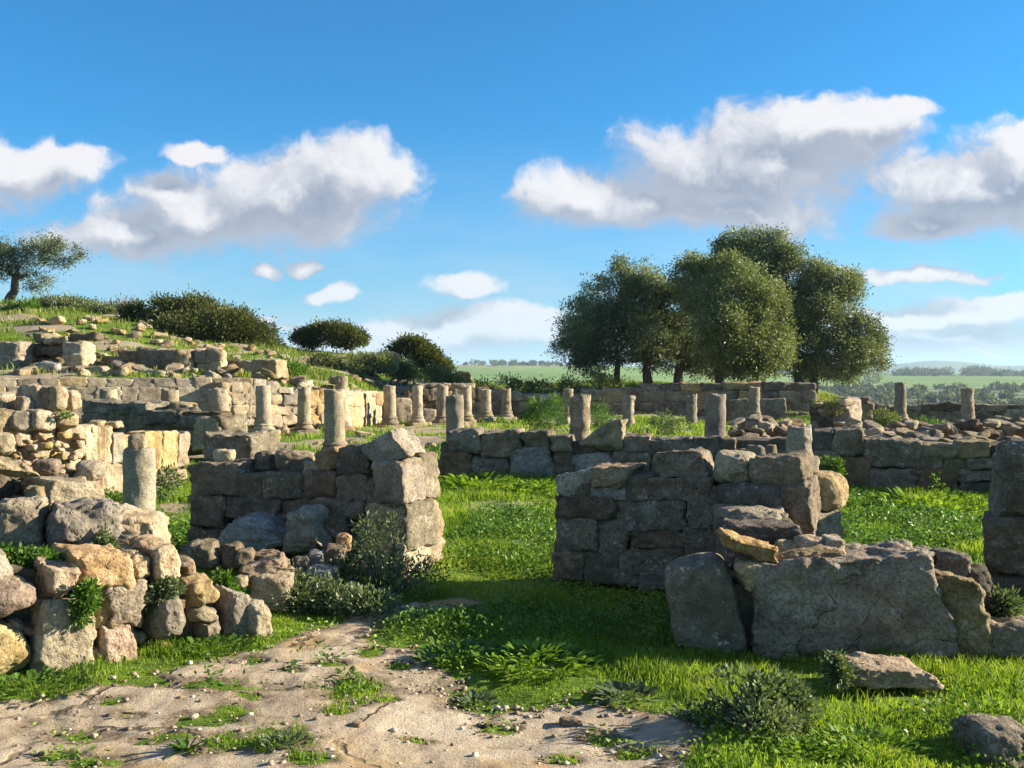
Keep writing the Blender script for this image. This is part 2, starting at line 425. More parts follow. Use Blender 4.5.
def stone_mesh(name, c8, k=8.0, cuts=3, amp=.06, n=14, seed=None):
    """c8[ix][iy][iz]: 8 corners (left/right, front/back, bottom/top). Returns mesh centred on its own origin and that centre."""
    if seed is None: _seed[0] += 1; seed = _seed[0]
    rs = np.random.RandomState(seed)
    p, q = cube_grid(n)
    if k >= 6: k = k * 1.7
    r = (np.abs(p) ** k).sum(1) ** (1 / k)
    p = p / r[:, None]
    for _ in range(cuts):
        m = rs.normal(size=3); m /= np.linalg.norm(m)
        o = np.abs(m).sum() * (rs.uniform(.62, .90) if k < 6 else rs.uniform(.80, .97))
        s = np.maximum(p @ m - o, 0); p = p - m[None] * s[:, None]
    u = (p + 1) / 2
    c8 = np.asarray(c8, float)
    v = 0
    for a in (0, 1):
        for b in (0, 1):
            for c in (0, 1):
                w = (u[:, 0] if a else 1 - u[:, 0]) * (u[:, 1] if b else 1 - u[:, 1]) * (u[:, 2] if c else 1 - u[:, 2])
                v = v + w[:, None] * c8[a, b, c][None]
    ext = v.max(0) - v.min(0); size = float(np.sort(ext)[1])
    nr = vnormals(v, q)
    off = rs.uniform(0, 50, 3)
    d = fbm(v / size * 1.5 + off, 3, .5, seed % 97)
    d3 = fbm(v / size * np.array([5.0, 5.0, 7.5]) + off, 4, .62, seed % 71)
    d2 = fbm(v / size * 4.0 + off, 3, .55, seed % 89)
    d2 = -np.clip(d2 - .2, 0, .5) * 1.3                                      # chipped hollows
    # corners are worn more than faces
    wear = np.clip(np.sort(np.abs(p), 1)[:, 1] - .72, 0, 1) * 3.2
    d3 = d3 * (.45 + .55 * wear); d2 = d2 * (.55 + wear)
    v = v + nr * ((d * .55 + d3 * .6 + d2) * amp * 1.15 * size)[:, None]
    ctr = c8.reshape(-1, 3).mean(0)
    return mesh_np(name, v - ctr, quads=q), ctr

def nseg(pxsize): return int(min(58, max(6, pxsize / 2.0)))

class Plane:
    def __init__(s, a, b):
        A = np.array([(a[0] - 512) / F * a[1], a[1]]); B = np.array([(b[0] - 512) / F * b[1], b[1]])
        s.A = A; d = B - A; s.d = d / np.linalg.norm(d)
        s.n = np.array([-s.d[1], s.d[0]])                                   # away from the camera
        if s.n[1] < 0: s.n = -s.n
    def at(s, px, py, off=0.0):
        r = np.array([(px - 512) / F, 1.0])
        t = ((s.A - s.n * off) @ s.n) / (r @ s.n)
        return np.array([r[0] * t, t, H - (py - HOR) / F * t])

def quad_c8(pl, q, thick, off=0.0, taper=.04, grow=1.1):
    """q: TL, TR, BR, BL in picture pixels on the plane"""
    q = np.array(q, float); c = q.mean(0); q = c + (q - c) * (1 + grow / (np.abs(q - c).max() + 1e-6))
    tl, tr, br, bl = [pl.at(a, b, off) for a, b in q]
    n3 = np.array([pl.n[0], pl.n[1], 0]) * thick
    c4 = (tl + tr + br + bl) / 4
    bk = [x + n3 + (c4 - x) * taper for x in (tl, tr, br, bl)]
    return np.array([[[bl, tl], [bk[3], bk[0]]], [[br, tr], [bk[2], bk[1]]]])
def rect(x0, y0, x1, y1, j=0.0):
    r = lambda: rnd.uniform(-j, j)
    return [(x0 + r(), y0 + r()), (x1 + r(), y0 + r()), (x1 + r(), y1 + r()), (x0 + r(), y1 + r())]

class Wall:
    def __init__(s, name, plane, label, thick=.5, group=None, cat='wall', anchor=None):
        s.pl = plane; s.thick = thick
        a = anchor if anchor is not None else plane.A
        s.base = np.array([a[0], a[1], float(height([a[0]], [a[1]])[0])])
        s.o = thing(name, s.base, label, cat, group)
    def put(s, nm, c8, mat, k, cuts, amp, pxs, label=None):
        me, c = stone_mesh(nm, c8, k, cuts, amp, nseg(pxs))
        o = link(nm, me, M[mat], s.o, tuple(c - s.base))
        if label: o['label'] = label
        return o
    def b(s, q, mat='dark', k=9, cuts=2, amp=.05, off=None, thick=None, pl=None, nm='stone_block', label=None):
        if len(q) == 4 and not isinstance(q[0], (tuple, list)): q = rect(*q, j=1.2)
        if off is None: off = rnd.uniform(-.02, .03)
        xs = [a for a, _ in q]; ys = [b for _, b in q]
        return s.put(nm, quad_c8(pl or s.pl, q, thick or s.thick, off), mat, k, cuts, amp, max(max(xs) - min(xs), max(ys) - min(ys)), label)
    def core(s, q, thick=None, off=-.1, pl=None):
        if not isinstance(q[0], (tuple, list)): q = rect(*q)
        return s.put('rubble_core', quad_c8(pl or s.pl, q, thick or s.thick * .8, off, 0, 0), 'earth', 18, 0, .03, 60)
    def courses(s, x0, x1, tops, ybase, ch, mats, wmin, wmax, amp=.05, k=9, off=0.0, slope=0.0, cuts=1):
        """rows of blocks from ybase up to the top profile [(px, py), ...]"""
        tx = [a for a, _ in tops]; ty = [b for _, b in tops]
        y = 0.0; lvl = 0
        span = max(ybase - min(ty), 1)
        while y < span - 1:
            hh = ch * rnd.uniform(.8, 1.25)
            x = x0 + (rnd.uniform(-.5, 0) * wmin if lvl % 2 else 0)
            while x < x1 - 2:
                w = rnd.uniform(wmin, wmax)
                xa, xb = max(x, x0), min(x + w, x1)
                if x1 - xb < wmin * .5: xb = x1; w = xb - x
                mx = (xa + xb) / 2
                bs = ybase + slope * (mx - x0)
                yb = bs - y; yt = bs - y - hh
                tp = float(np.interp(mx, tx, ty))
                if yb > tp + 2 and xb - xa > 2:
                    yt = max(yt, tp)
                    if yt - tp < ch * .35: yt = tp
                    s.b(rect(xa, yt, xb, yb, .7), rnd.choice(mats), k, cuts, amp, off + rnd.uniform(-.03, .03))
                x += w
            y += hh; lvl += 1

def boulder(name, x0, y0, x1, y1, Y, label, mat='grey', thick=None, k=4.6, cuts=10, amp=.085, tilt=0.0, yaw=None, cat='stone', group=None, q=None, sink=0.0):
    """free stone: picture box, distance of its front, own depth"""
    q = q or [(x0, y0), (x1, y0), (x1, y1 + sink), (x0, y1 + sink)]
    w = (x1 - x0) / F * Y; thick = thick or max(w * .75, .06)
    pts = [P(a, b, Y + thick * .15) for a, b in q]
    bk = [p + np.array([0, thick, 0]) for p in pts]
    c8 = np.array([[[pts[3], pts[0]], [bk[3], bk[0]]], [[pts[2], pts[1]], [bk[2], bk[1]]]])
    c = c8.reshape(-1, 3).mean(0)
    if yaw is None: yaw = rnd.uniform(-.25, .25)
    cs, sn = math.cos(yaw), math.sin(yaw)
    d = c8 - c; d = np.stack([d[..., 0] * cs - d[..., 1] * sn, d[..., 0] * sn + d[..., 1] * cs, d[..., 2]], -1)
    if tilt:
        ct, st_ = math.cos(tilt), math.sin(tilt)
        d = np.stack([d[..., 0] * ct - d[..., 2] * st_, d[..., 1], d[..., 0] * st_ + d[..., 2] * ct], -1)
    me, c = stone_mesh(name, d * 1.06 + c, k, cuts, amp, nseg(max(x1 - x0, y1 - y0)))
    return tag(link(name, me, M[mat], None, tuple(c)), label, cat, group)

# ---------------- left dry stone wall in the foreground (L)
pl = Plane((0, 5.40), (280, 6.45))
W = Wall('dry_stone_wall', pl, 'low sunlit dry stone wall of mixed boulders beside the sandy path, left foreground', .5)
W.core([(-60, 560), (190, 575), (230, 640), (-60, 690)], .45, -.14)
B = W.b
B([(-26, 552), (8, 556), (17, 580), (-28, 590)], 'grey', 4, 5, .08)
B([(2, 583), (40, 581), (47, 603), (22, 626)][:0] or [(-24, 588), (36, 580), (46, 606), (-10, 628)], 'pink', 3.0, 3, .05, .10)
B([(47, 562), (87, 566), (78, 590), (48, 606)], 'ochre', 5, 5, .07, .10, label='ochre block with a shaded hollow on its left face')
B([(74, 556), (131, 552), (134, 584), (92, 592)], 'ochre', 6, 4, .06, .06)
B([(131, 558), (152, 550), (156, 578), (134, 586)], 'pale', 4, 5, .09, .04)
B([(152, 548), (184, 545), (187, 590), (157, 585)], 'ochre', 5, 4, .07, .05)
B([(93, 596), (110, 594), (110, 628), (96, 628)], 'ochre', 6, 3, .07)
B([(108, 590), (145, 585), (145, 626), (110, 629)], 'tan', 7, 4, .06, .05)
B([(-30, 628), (20, 624), (40, 668), (-30, 690)], 'yellow', 3.6, 5, .06, .08, label='yellow rounded stone at the foot of the wall')
B([(46, 604), (94, 608), (98, 676), (36, 684)], 'pit', 6, 3, .05, .10, label='large pale pitted upright block')
B([(104, 628), (137, 625), (139, 664), (106, 668)], 'pink', 9, 2, .05, .06, label='pinkish square stone')
B([(162, 600), (186, 594), (193, 636), (160, 650)], 'pit', 3.2, 3, .05, .14, label='egg shaped pale lichened stone')
B([(186, 582), (214, 577), (226, 600), (196, 614)], 'ochre', 4, 6, .07, .05)
B([(192, 608), (222, 610), (222, 625), (194, 624)], 'pale', 5, 4, .08, .02)
B([(202, 623), (224, 621), (224, 643), (204, 643)], 'pale', 4, 4, .08, .04)
B([(229, 590), (254, 588), (256, 640), (230, 642)], 'pit', 4, 4, .07, .04)
B([(252, 606), (276, 604), (282, 640), (252, 644)], 'pit', 4, 4, .07, .12)
B([(184, 562), (200, 560), (198, 580), (186, 580)], 'brown', 4, 5, .08, -.06)
B([(140, 592), (162, 596), (160, 640), (142, 645)], 'brown', 4, 4, .08, -.1)
B([(36, 610), (48, 606), (46, 640), (34, 640)], 'brown', 4, 4, .08, -.1)
for (a, b, c, d, m_) in [(-140, 570, -80, 630, 'pale'), (-84, 566, -28, 620, 'ochre'), (-150, 632, -90, 700, 'grey'), (-92, 622, -30, 690, 'pit'), (-220, 580, -150, 690, 'ochre')]:
    B((a, b, c, d), m_, 5, 4, .07, .05)

for i in range(46):
    a_ = rnd.uniform(0, 185); b_ = 572 + rnd.uniform(0, 95) - a_ * .12; s_ = rnd.uniform(6, 15)
    B((a_, b_, a_ + s_ * 1.25, b_ + s_), rnd.choice(['ochre', 'pale', 'tan', 'yellow', 'brown']), 4.5, 8, .09, rnd.uniform(-.06, .05), .2, nm='packing_stone')
# boulders resting on that wall
boulder('boulder', -14, 505, 32, 550, 6.0, 'grey rounded boulder on top of the foreground wall, touching the left picture edge', 'pit', .4, yaw=.3)
boulder('boulder', 31, 506, 101, 556, 6.05, 'large grey boulder on top of the foreground wall with one sunlit pale face', 'pit', .45, k=5, cuts=8, yaw=.75)
boulder('stone_slab', 84, 508, 148, 554, 6.3, 'long pale sunlit slab lying beside the large grey boulder on the foreground wall', 'yellow', .5, k=6, cuts=4, q=[(86, 508), (120, 514), (149, 527), (144, 556)][:0] or [(84, 509), (146, 524), (148, 556), (104, 552)])
boulder('stone', 22, 486, 40, 515, 6.6, 'small twisted ochre stone standing in the shaded hollow above the boulders', 'ochre', .1, k=3, cuts=8)

# ---------------- stones left of centre: upper pile (U)
pl = Plane((0, 7.6), (106, 8.2))
W = Wall('rubble_wall', pl, 'collapsed wall end with a dark hollow under a sunlit lintel stone, at the left edge', .7)
B = W.b
B([(48, 478), (104, 484), (107, 512), (52, 510)], 'pale', 8, 3, .05, .0, label='long sunlit block')
B([(-20, 458), (30, 460), (50, 478), (-20, 474)], 'pale', 5, 5, .08, .15, nm='lintel_stone')
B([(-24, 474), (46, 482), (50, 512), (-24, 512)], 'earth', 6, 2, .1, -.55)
B([(-60, 470), (-14, 474), (-12, 514), (-60, 516)], 'grey', 5, 4, .07, .1)
B([(34, 504), (110, 508), (150, 540), (30, 545)], 'pale', 6, 3, .06, -.1)
B([(-60, 508), (40, 508), (40, 545), (-60, 545)], 'grey', 6, 3, .06, -.2)
boulder('boulder', 72, 462, 97, 481, 8.5, 'round grey boulder sitting on the long sunlit block at left', 'grey', .25, k=2.8, cuts=4)
boulder('stone', 30, 460, 52, 476, 8.3, 'brown lichened stone lodged behind the sunlit lintel stone at left', 'brown', .2)

# upper-left lit wall with iron stained panels
pl = Plane((0, 11.9), (192, 14.2))
W = Wall('panelled_wall', pl, 'sunlit ochre wall of tall stained slabs behind the free standing column at left', .45)
B = W.b
W.core([(-60, 425), (90, 440), (190, 440), (190, 505), (-60, 505)][0:1] + [(190, 440), (190, 505), (-60, 505)], .3, -.08)
for (x0, y0, x1, y1, m_) in [(64, 426, 86, 458, 'yellow'), (86, 426, 95, 465, 'pale'), (93, 427, 112, 466, 'panel'), (112, 434, 124, 464, 'pale'), (124, 436, 146, 470, 'panel'),
        (146, 431, 163, 469, 'panel'), (163, 433, 178, 470, 'panel'), (178, 434, 190, 466, 'pale'), (82, 462, 106, 500, 'panel'), (106, 464, 132, 502, 'yellow'), (132, 468, 160, 502, 'panel'),
        (160, 470, 188, 500, 'pale')]:
    B((x0, y0, x1, y1), m_, 10, 1, .04)
for (x0, y0, x1, y1, m_) in [(36, 386, 50, 412, 'pale'), (46, 388, 58, 410, 'pale'), (55, 387, 69, 411, 'yellow'), (70, 391, 83, 411, 'pale'), (57, 411, 80, 428, 'pale'), (36, 410, 57, 430, 'pale'),
        (20, 396, 36, 413, 'pale'), (-4, 391, 20, 401, 'pale'), (-4, 411, 20, 434, 'grey'), (18, 412, 36, 432, 'grey'), (32, 428, 60, 446, 'ochre'), (16, 430, 34, 448, 'pale'), (-6, 432, 18, 454, 'grey'),
        (20, 446, 40, 462, 'ochre'), (38, 444, 52, 458, 'pale'), (50, 446, 66, 460, 'yellow'), (62, 456, 84, 474, 'pale'), (-40, 400, -4, 440, 'grey'), (-40, 440, -4, 470, 'pale'), (0, 452, 22, 466, 'grey')]:
    B((x0, y0, x1, y1), m_, 5, 4, .08, rnd.uniform(-.05, .22))
for i in range(34):
    a, b = rnd.uniform(12, 84), rnd.uniform(432, 476)
    s_ = rnd.uniform(3, 6)
    B((a, b, a + s_ * 1.3, b + s_), rnd.choice(['pale', 'ochre', 'yellow', 'pink']), 3.5, 4, .1, rnd.uniform(.08, .3), .15, nm='rubble_stone')
boulder('stone', 88, 421, 101, 429, 13.2, 'pointed pale stone on top of the ochre panelled wall', 'pale', .2)
boulder('stone', 101, 422, 118, 428, 13.3, 'thin flat pale slab on top of the ochre panelled wall', 'pale', .2, k=7, cuts=2)

# dark wall behind it, paler stone carries the sunlight on its end
pl = Plane((82, 17.6), (221, 16.0))
W = Wall('block_wall', pl, 'shaded wall of dark blocks with a sunlit right end, behind the ochre panelled wall', .55)
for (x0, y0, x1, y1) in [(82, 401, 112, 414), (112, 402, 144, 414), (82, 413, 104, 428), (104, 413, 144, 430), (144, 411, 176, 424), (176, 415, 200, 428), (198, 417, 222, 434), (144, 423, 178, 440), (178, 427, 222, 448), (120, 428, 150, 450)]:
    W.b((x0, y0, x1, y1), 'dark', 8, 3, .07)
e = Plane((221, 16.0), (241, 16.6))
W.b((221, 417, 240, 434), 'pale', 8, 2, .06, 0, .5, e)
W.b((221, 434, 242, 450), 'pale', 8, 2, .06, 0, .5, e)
W.core((84, 412, 220, 455), .3)
boulder('stone', 167, 402, 193, 412, 17.0, 'low grey weathered stone lying on the dark wall below the column stubs', 'grey', .4)

# ---------------- middle left wall (M)
plM = Plane((187, 9.1), (405, 8.1)); plE = Plane((405, 8.1), (443, 8.72))
W = Wall('block_wall', plM, 'tall shaded wall of big weathered blocks with a sunlit right end, above the fallen boulders', .5, anchor=np.array([-1.2, 8.6]))
B = W.b
W.core([(195, 480), (400, 500), (400, 590), (195, 560)], .3, -.14)
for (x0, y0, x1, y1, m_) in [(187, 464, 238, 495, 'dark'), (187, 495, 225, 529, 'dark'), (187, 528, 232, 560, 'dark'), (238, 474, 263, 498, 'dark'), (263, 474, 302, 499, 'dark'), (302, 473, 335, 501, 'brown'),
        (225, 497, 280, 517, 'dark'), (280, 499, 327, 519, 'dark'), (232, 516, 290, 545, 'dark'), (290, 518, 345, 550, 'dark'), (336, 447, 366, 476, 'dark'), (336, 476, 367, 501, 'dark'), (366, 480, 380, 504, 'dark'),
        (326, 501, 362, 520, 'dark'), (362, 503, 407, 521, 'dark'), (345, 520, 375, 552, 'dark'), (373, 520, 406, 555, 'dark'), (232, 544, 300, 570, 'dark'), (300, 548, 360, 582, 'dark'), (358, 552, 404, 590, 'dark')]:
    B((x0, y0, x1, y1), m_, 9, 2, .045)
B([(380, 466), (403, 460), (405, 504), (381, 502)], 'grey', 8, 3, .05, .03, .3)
B([(403, 463), (421, 458), (427, 499), (405, 505)], 'pale', 8, 2, .05, .02, .3, plE)  # sunlit end: light put into the colour, paler stone than the shaded front
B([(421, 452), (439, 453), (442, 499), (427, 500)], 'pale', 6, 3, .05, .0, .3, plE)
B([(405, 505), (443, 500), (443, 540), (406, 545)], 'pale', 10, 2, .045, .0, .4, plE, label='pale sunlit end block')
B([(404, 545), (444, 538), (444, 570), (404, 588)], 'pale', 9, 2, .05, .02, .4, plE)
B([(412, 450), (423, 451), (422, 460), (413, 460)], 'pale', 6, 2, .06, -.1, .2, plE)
B([(352, 500), (362, 500), (362, 512), (352, 512)], 'grey', 5, 3, .06, .02)
B([(363, 462), (378, 470), (380, 482), (366, 480)], 'ochre', 4, 4, .1, -.08)
# big tilted block on top: own hexahedron
fr = [P(358, 446, 8.22), P(389, 429, 8.12), P(409, 456, 8.05), P(373, 471, 8.15)]
bk = [p + np.array([.16, .34, .02]) for p in fr]
me, c = stone_mesh('tilted_block', np.array([[[fr[3], fr[0]], [bk[3], bk[0]]], [[fr[2], fr[1]], [bk[2], bk[1]]]]), 9, 2, .05, 22)
tag(link('tilted_block', me, M['grey'], None, tuple(c)), 'large block tilted on edge on top of the wall with the sunlit end', 'stone')
boulder('stone_block', 205, 434, 262, 464, 9.3, 'squared grey block with sunlit right face at the left of the shaded wall top', 'grey', .45, k=7, cuts=4, yaw=-.35)
boulder('stone', 212, 450, 232, 462, 9.1, 'ochre wedge stone lying before the squared grey block on the wall top', 'ochre', .15, k=4, cuts=7)
boulder('stone', 274, 453, 311, 475, 8.75, 'white topped flat stone in the middle of the shaded wall top', 'pale', .35, k=5, cuts=5)
boulder('stone', 250, 452, 276, 475, 8.95, 'brown splintered stone between the squared block and the white topped stone', 'brown', .25, k=3, cuts=9)
boulder('stone', 232, 465, 252, 475, 9.0, 'small grey wedge stone in the gap of the shaded wall top', 'grey', .15)
boulder('stone', 303, 462, 324, 473, 8.6, 'flat buff stone on the shaded wall top beside the brown slab', 'pale', .25, k=6, cuts=3)
boulder('stone_slab', 318, 450, 342, 470, 8.55, 'brown leaning slab under the tall column base on the wall top', 'ochre', .25, k=6, cuts=4, tilt=.3)

# fallen boulders in front of M
FB = 'fallen boulders below the shaded wall'
boulder('fallen_boulder', 217, 516, 299, 562, 8.0, 'largest blue grey boulder of the pile below the shaded wall', 'blue', .5, k=3.6, cuts=7, group=FB, tilt=0, yaw=.1, q=[(226, 513), (262, 519), (306, 548), (206, 568)])
boulder('fallen_boulder', 283, 513, 337, 556, 7.95, 'brown grey boulder with a flat sloping front, right of the largest blue grey boulder', 'grey', .45, k=4, cuts=7, group=FB, yaw=-.3, q=[(290, 510), (314, 512), (342, 546), (280, 558)])
boulder('fallen_boulder', 318, 517, 345, 542, 8.1, 'dark boulder wedged between the brown grey boulder and the wall', 'dark', .3, group=FB)
boulder('fallen_boulder', 305, 553, 322, 571, 7.6, 'small pale angular stone below the brown grey boulder', 'blue', .15, group=FB)
boulder('fallen_boulder', 291, 558, 308, 576, 7.55, 'small dark stone just left of the small pale angular one', 'dark', .15, group=FB)
boulder('fallen_boulder', 304, 569, 337, 588, 7.4, 'flattish grey stone half sunk in weeds, lowest of the boulder pile', 'blue', .25, group=FB)
boulder('fallen_boulder', 217, 546, 237, 570, 7.35, 'upright rounded grey stone left in the boulder pile', 'dark', .2, group=FB)
boulder('fallen_boulder', 180, 545, 214, 570, 7.3, 'greenish grey stone behind the ochre end of the foreground wall', 'dark', .25, group=FB)
boulder('fallen_boulder', 233, 551, 251, 568, 7.3, 'squarish small grey stone in the middle of the pile', 'dark', .15, group=FB)
boulder('fallen_boulder', 249, 554, 274, 568, 7.35, 'long low brown stone under the largest blue grey boulder', 'brown', .2, group=FB)
boulder('stone_slab', 237, 560, 281, 583, 7.0, 'tilted ochre brown slab stacked on the grey stone in the boulder pile', 'ochre', .25, k=8, cuts=3, tilt=.25, group=FB, q=[(240, 566), (280, 563), (280, 576), (240, 580)])
boulder('fallen_boulder', 248, 574, 287, 612, 6.9, 'blocky grey brown stone carrying the tilted slab', 'grey', .35, k=5, cuts=5, group=FB)
boulder('fallen_boulder', 234, 576, 245, 588, 6.75, 'tiny pale stone beside the tilted slab', 'pale', .08, group=FB)
boulder('fallen_boulder', 336, 535, 350, 552, 7.9, 'ochre chip leaning on the wall above the spiny shrub', 'ochre', .1, group=FB)
boulder('fallen_boulder', 322, 548, 342, 572, 7.65, 'dark wedge stone under the brown grey boulder', 'dark', .2, group=FB)

# ---------------- right pillar wall (R)
plR = Plane((555, 7.92), (735, 7.4)); plP = Plane((705, 7.3), (812, 7.0))
W = Wall('block_wall', plR, 'high shaded wall stump of stacked weathered blocks right of the grassy gap', .3, anchor=np.array([1.0, 7.9]))
B = W.b
W.core([(565, 500), (720, 480), (720, 590), (565, 580)], .25, -.12)
for (x0, y0, x1, y1, m_) in [(589, 486, 624, 501, 'blue'), (575, 484, 591, 499, 'dark'), (556, 497, 613, 519, 'brown'), (611, 500, 628, 524, 'dark'), (555, 518, 597, 552, 'dark'), (597, 519, 627, 553, 'dark'),
        (553, 552, 583, 582, 'dark'), (583, 552, 620, 584, 'grey'), (619, 552, 640, 586, 'dark'), (624, 476, 652, 500, 'dark'), (624, 499, 686, 530, 'dark'), (649, 478, 712, 500, 'dark'),
        (628, 529, 684, 551, 'brown'), (630, 550, 684, 575, 'dark'), (686, 498, 712, 530, 'dark'), (684, 528, 730, 562, 'dark'), (640, 574, 700, 592, 'grey'), (684, 560, 735, 592, 'dark')]:
    B((x0, y0, x1, y1), m_, 9, 2, .05)
B([(651, 453), (700, 450), (711, 462), (712, 481), (648, 480)][:2] + [(712, 481), (648, 480)], 'grey', 5, 4, .07, .0, .5)
B([(555, 477), (591, 471), (592, 498), (556, 497)], 'grey', 7, 4, .06, .02, .4)
B([(589, 468), (638, 466), (622, 489), (590, 488)], 'ochre', 6, 5, .08, .04, .4)
for (q, m_, k_, off, th) in [([(711, 452), (748, 454), (752, 486), (709, 486)], 'grey', 4, .0, .5), ([(749, 458), (800, 456), (806, 492), (749, 492)], 'dark', 6, .0, .5),
        ([(710, 488), (782, 490), (780, 526), (708, 527)], 'dark', 5, .12, .5), ([(779, 488), (810, 482), (813, 540), (779, 540)], 'dark', 10, .03, .45),
        ([(706, 524), (740, 524), (740, 575), (704, 575)], 'dark', 8, .0, .5), ([(738, 526), (812, 535), (812, 580), (738, 580)], 'dark', 8, .0, .5)]:
    B(q, m_, k_, 3, .06, off, th, plP)
boulder('stone', 727, 513, 781, 543, 6.65, 'rough pale edged wedge stone leaning on the front of the wall stump', 'grey', .3, k=4, cuts=8)
Wp = Wall('stone_pier', Plane((811, 7.35), (843, 7.5)), 'low squared stone pier carrying the round sandstone, right of the wall stump', .4)
Wp.b((810, 513, 843, 540), 'grey', 9, 2, .05); Wp.b((812, 539, 844, 572), 'dark', 9, 2, .05)
boulder('round_stone', 806, 474, 847, 514, 7.35, 'bulging rounded sandstone boulder sunlit yellow on its low pier', 'yellow', .36, k=3.4, cuts=4, amp=.06, yaw=.75)

# ---------------- front right wall (F)
plF = Plane((667, 6.02), (990, 5.78))
W = Wall('boulder_wall', plF, 'low thick shaded wall of huge lichened slabs behind the flat stone in the grass', .5, anchor=np.array([1.8, 5.95]))
B = W.b
W.core([(725, 585), (980, 585), (985, 670), (725, 668)], .3, -.12)
B([(668, 574), (722, 562), (751, 606), (748, 662)][:0] or [(665, 572), (728, 562), (752, 662), (678, 662)], 'spot', 5, 4, .045, .03, .45, label='rounded slab spotted with white lichen at the left end')
B([(734, 566), (768, 562), (769, 588), (748, 598)], 'ochre', 5, 5, .07, .0, .3)
B([(754, 567), (930, 555), (968, 668), (754, 668)], 'tan', 13, 3, .055, .0, .5, label='single broad cracked slab making up most of the wall')
B([(918, 560), (986, 588), (994, 668), (950, 672)], 'tan', 8, 3, .06, -.04, .5)
B([(770, 556), (850, 550), (850, 566), (765, 570)], 'tan', 5, 4, .07, -.1, .4)
# return masonry joining it to the higher stump behind
for (x0_, x1_, y0_, y1_, z0_, z1_, m_) in [(1.42, 1.95, 6.42, 6.80, -.1, .42, 'dark'), (1.45, 2.0, 6.82, 7.25, -.1, .45, 'dark'), (1.40, 1.88, 6.45, 6.86, .41, .70, 'dark'), (1.44, 1.9, 6.84, 7.2, .44, .74, 'grey')]:
    W.put('stone_block', np.array([[[[xx, yy, zz] for zz in (z0_, z1_)] for yy in (y0_, y1_)] for xx in (x0_, x1_)]), m_, 7, 3, .06, 60)
pt = Plane((770, 6.25), (990, 6.05))
for (x0, y0, x1, y1, m_) in [(778, 545, 800, 560, 'ochre'), (800, 540, 826, 555, 'pale'), (824, 538, 846, 556, 'grey'), (806, 552, 850, 566, 'grey'), (846, 548, 870, 564, 'grey'), (898, 552, 940, 580, 'dark'), (936, 553, 972, 584, 'dark'), (866, 552, 900, 570, 'dark'), (960, 572, 996, 610, 'dark')]:
    B((x0, y0, x1, y1), m_, 4, 6, .09, 0, .25, pt, 'top_stone')
boulder('stone_slab', 728, 536, 780, 566, 5.95, 'tilted flat tan slab bridging the boulder wall and the wall stump', 'ochre', .3, k=7, cuts=4, tilt=0, q=[(728, 538), (779, 550), (778, 566), (734, 552)])
boulder('stone_slab', 856, 662, 944, 690, 5.25, 'flat sunlit wedge shaped stone lying alone in the bright grass', 'pale', .30, k=9, cuts=4, amp=.05, yaw=.05, q=[(858, 668), (926, 673), (942, 688), (856, 688)])
boulder('boulder', 984, 738, 1050, 800, 4.25, 'dark rough boulder cut by the bottom right corner', 'dark', .35, k=4, cuts=7, amp=.08)
boulder('stone', 992, 626, 1050, 662, 5.75, 'grey stone low at the right edge beyond the boulder wall', 'grey', .4, k=5, cuts=5)
# right-edge pier
W = Wall('stone_pier', Plane((983, 7.6), (1080, 7.3)), 'tall dark rounded stone pier cut by the right picture edge', .6)
B = W.b
B([(990, 444), (1060, 436), (1060, 520), (983, 522)], 'dark', 4.5, 4, .06, .0, .6)
B([(985, 520), (1060, 518), (1060, 575), (985, 576)], 'dark', 7, 3, .06, .02, .6)
B([(988, 574), (1060, 572), (1060, 625), (988, 612)], 'dark', 7, 3, .06, .0, .6)
B([(1058, 440), (1120, 450), (1120, 620), (1058, 620)], 'dark', 7, 3, .06, .0, .6)

# ---------------- back wall (B): from behind M to behind R, and right part
plB = Plane((440, 14.9), (990, 13.4))
W = Wall('block_wall', plB, 'long wall of large dark blocks across the back of the lawn, left part', .55, anchor=np.array([0.3, 14.6]))
B = W.b
W.core([(440, 442), (800, 440), (800, 495), (440, 490)], .3, -.12)
for q, m_ in [([(447, 432), (476, 430), (480, 452), (449, 454)], 'dark'), ([(480, 433), (519, 431), (521, 456), (481, 457)], 'dark'), ([(521, 432), (549, 431), (550, 450), (523, 450)], 'dark'), ([(550, 436), (569, 436), (571, 452), (552, 451)], 'dark'),
        ([(470, 456), (508, 456), (508, 488), (468, 488)], 'dark'), ([(440, 455), (470, 454), (468, 488), (440, 488)], 'brown'), ([(512, 450), (546, 447), (560, 490), (508, 490)], 'blue'), ([(553, 452), (572, 452), (575, 492), (558, 492)], 'dark'),
        ([(578, 444), (610, 420), (625, 421), (622, 452)], 'grey'), ([(623, 436), (650, 436), (650, 452), (622, 452)], 'brown'), ([(570, 455), (612, 452), (612, 492), (574, 492)], 'blue'), ([(612, 453), (650, 453), (648, 492), (612, 492)], 'dark'),
        ([(650, 440), (692, 438), (692, 456), (650, 456)], 'dark'), ([(692, 438), (722, 438), (722, 458), (692, 458)], 'dark'), ([(722, 440), (736, 440), (736, 460), (722, 460)], 'brown'), ([(650, 456), (736, 458), (736, 492), (650, 492)], 'dark'), ([(736, 450), (800, 452), (800, 495), (736, 495)], 'dark')]:
    B(q, m_, 7, 3, .06)
W2 = Wall('block_wall', Plane((812, 13.95), (1060, 13.2)), 'shaded wall of coursed grey blocks behind the right hand lawn', .55)
W2.core([(815, 445), (1060, 445), (1060, 500), (815, 497)], .3, -.12)
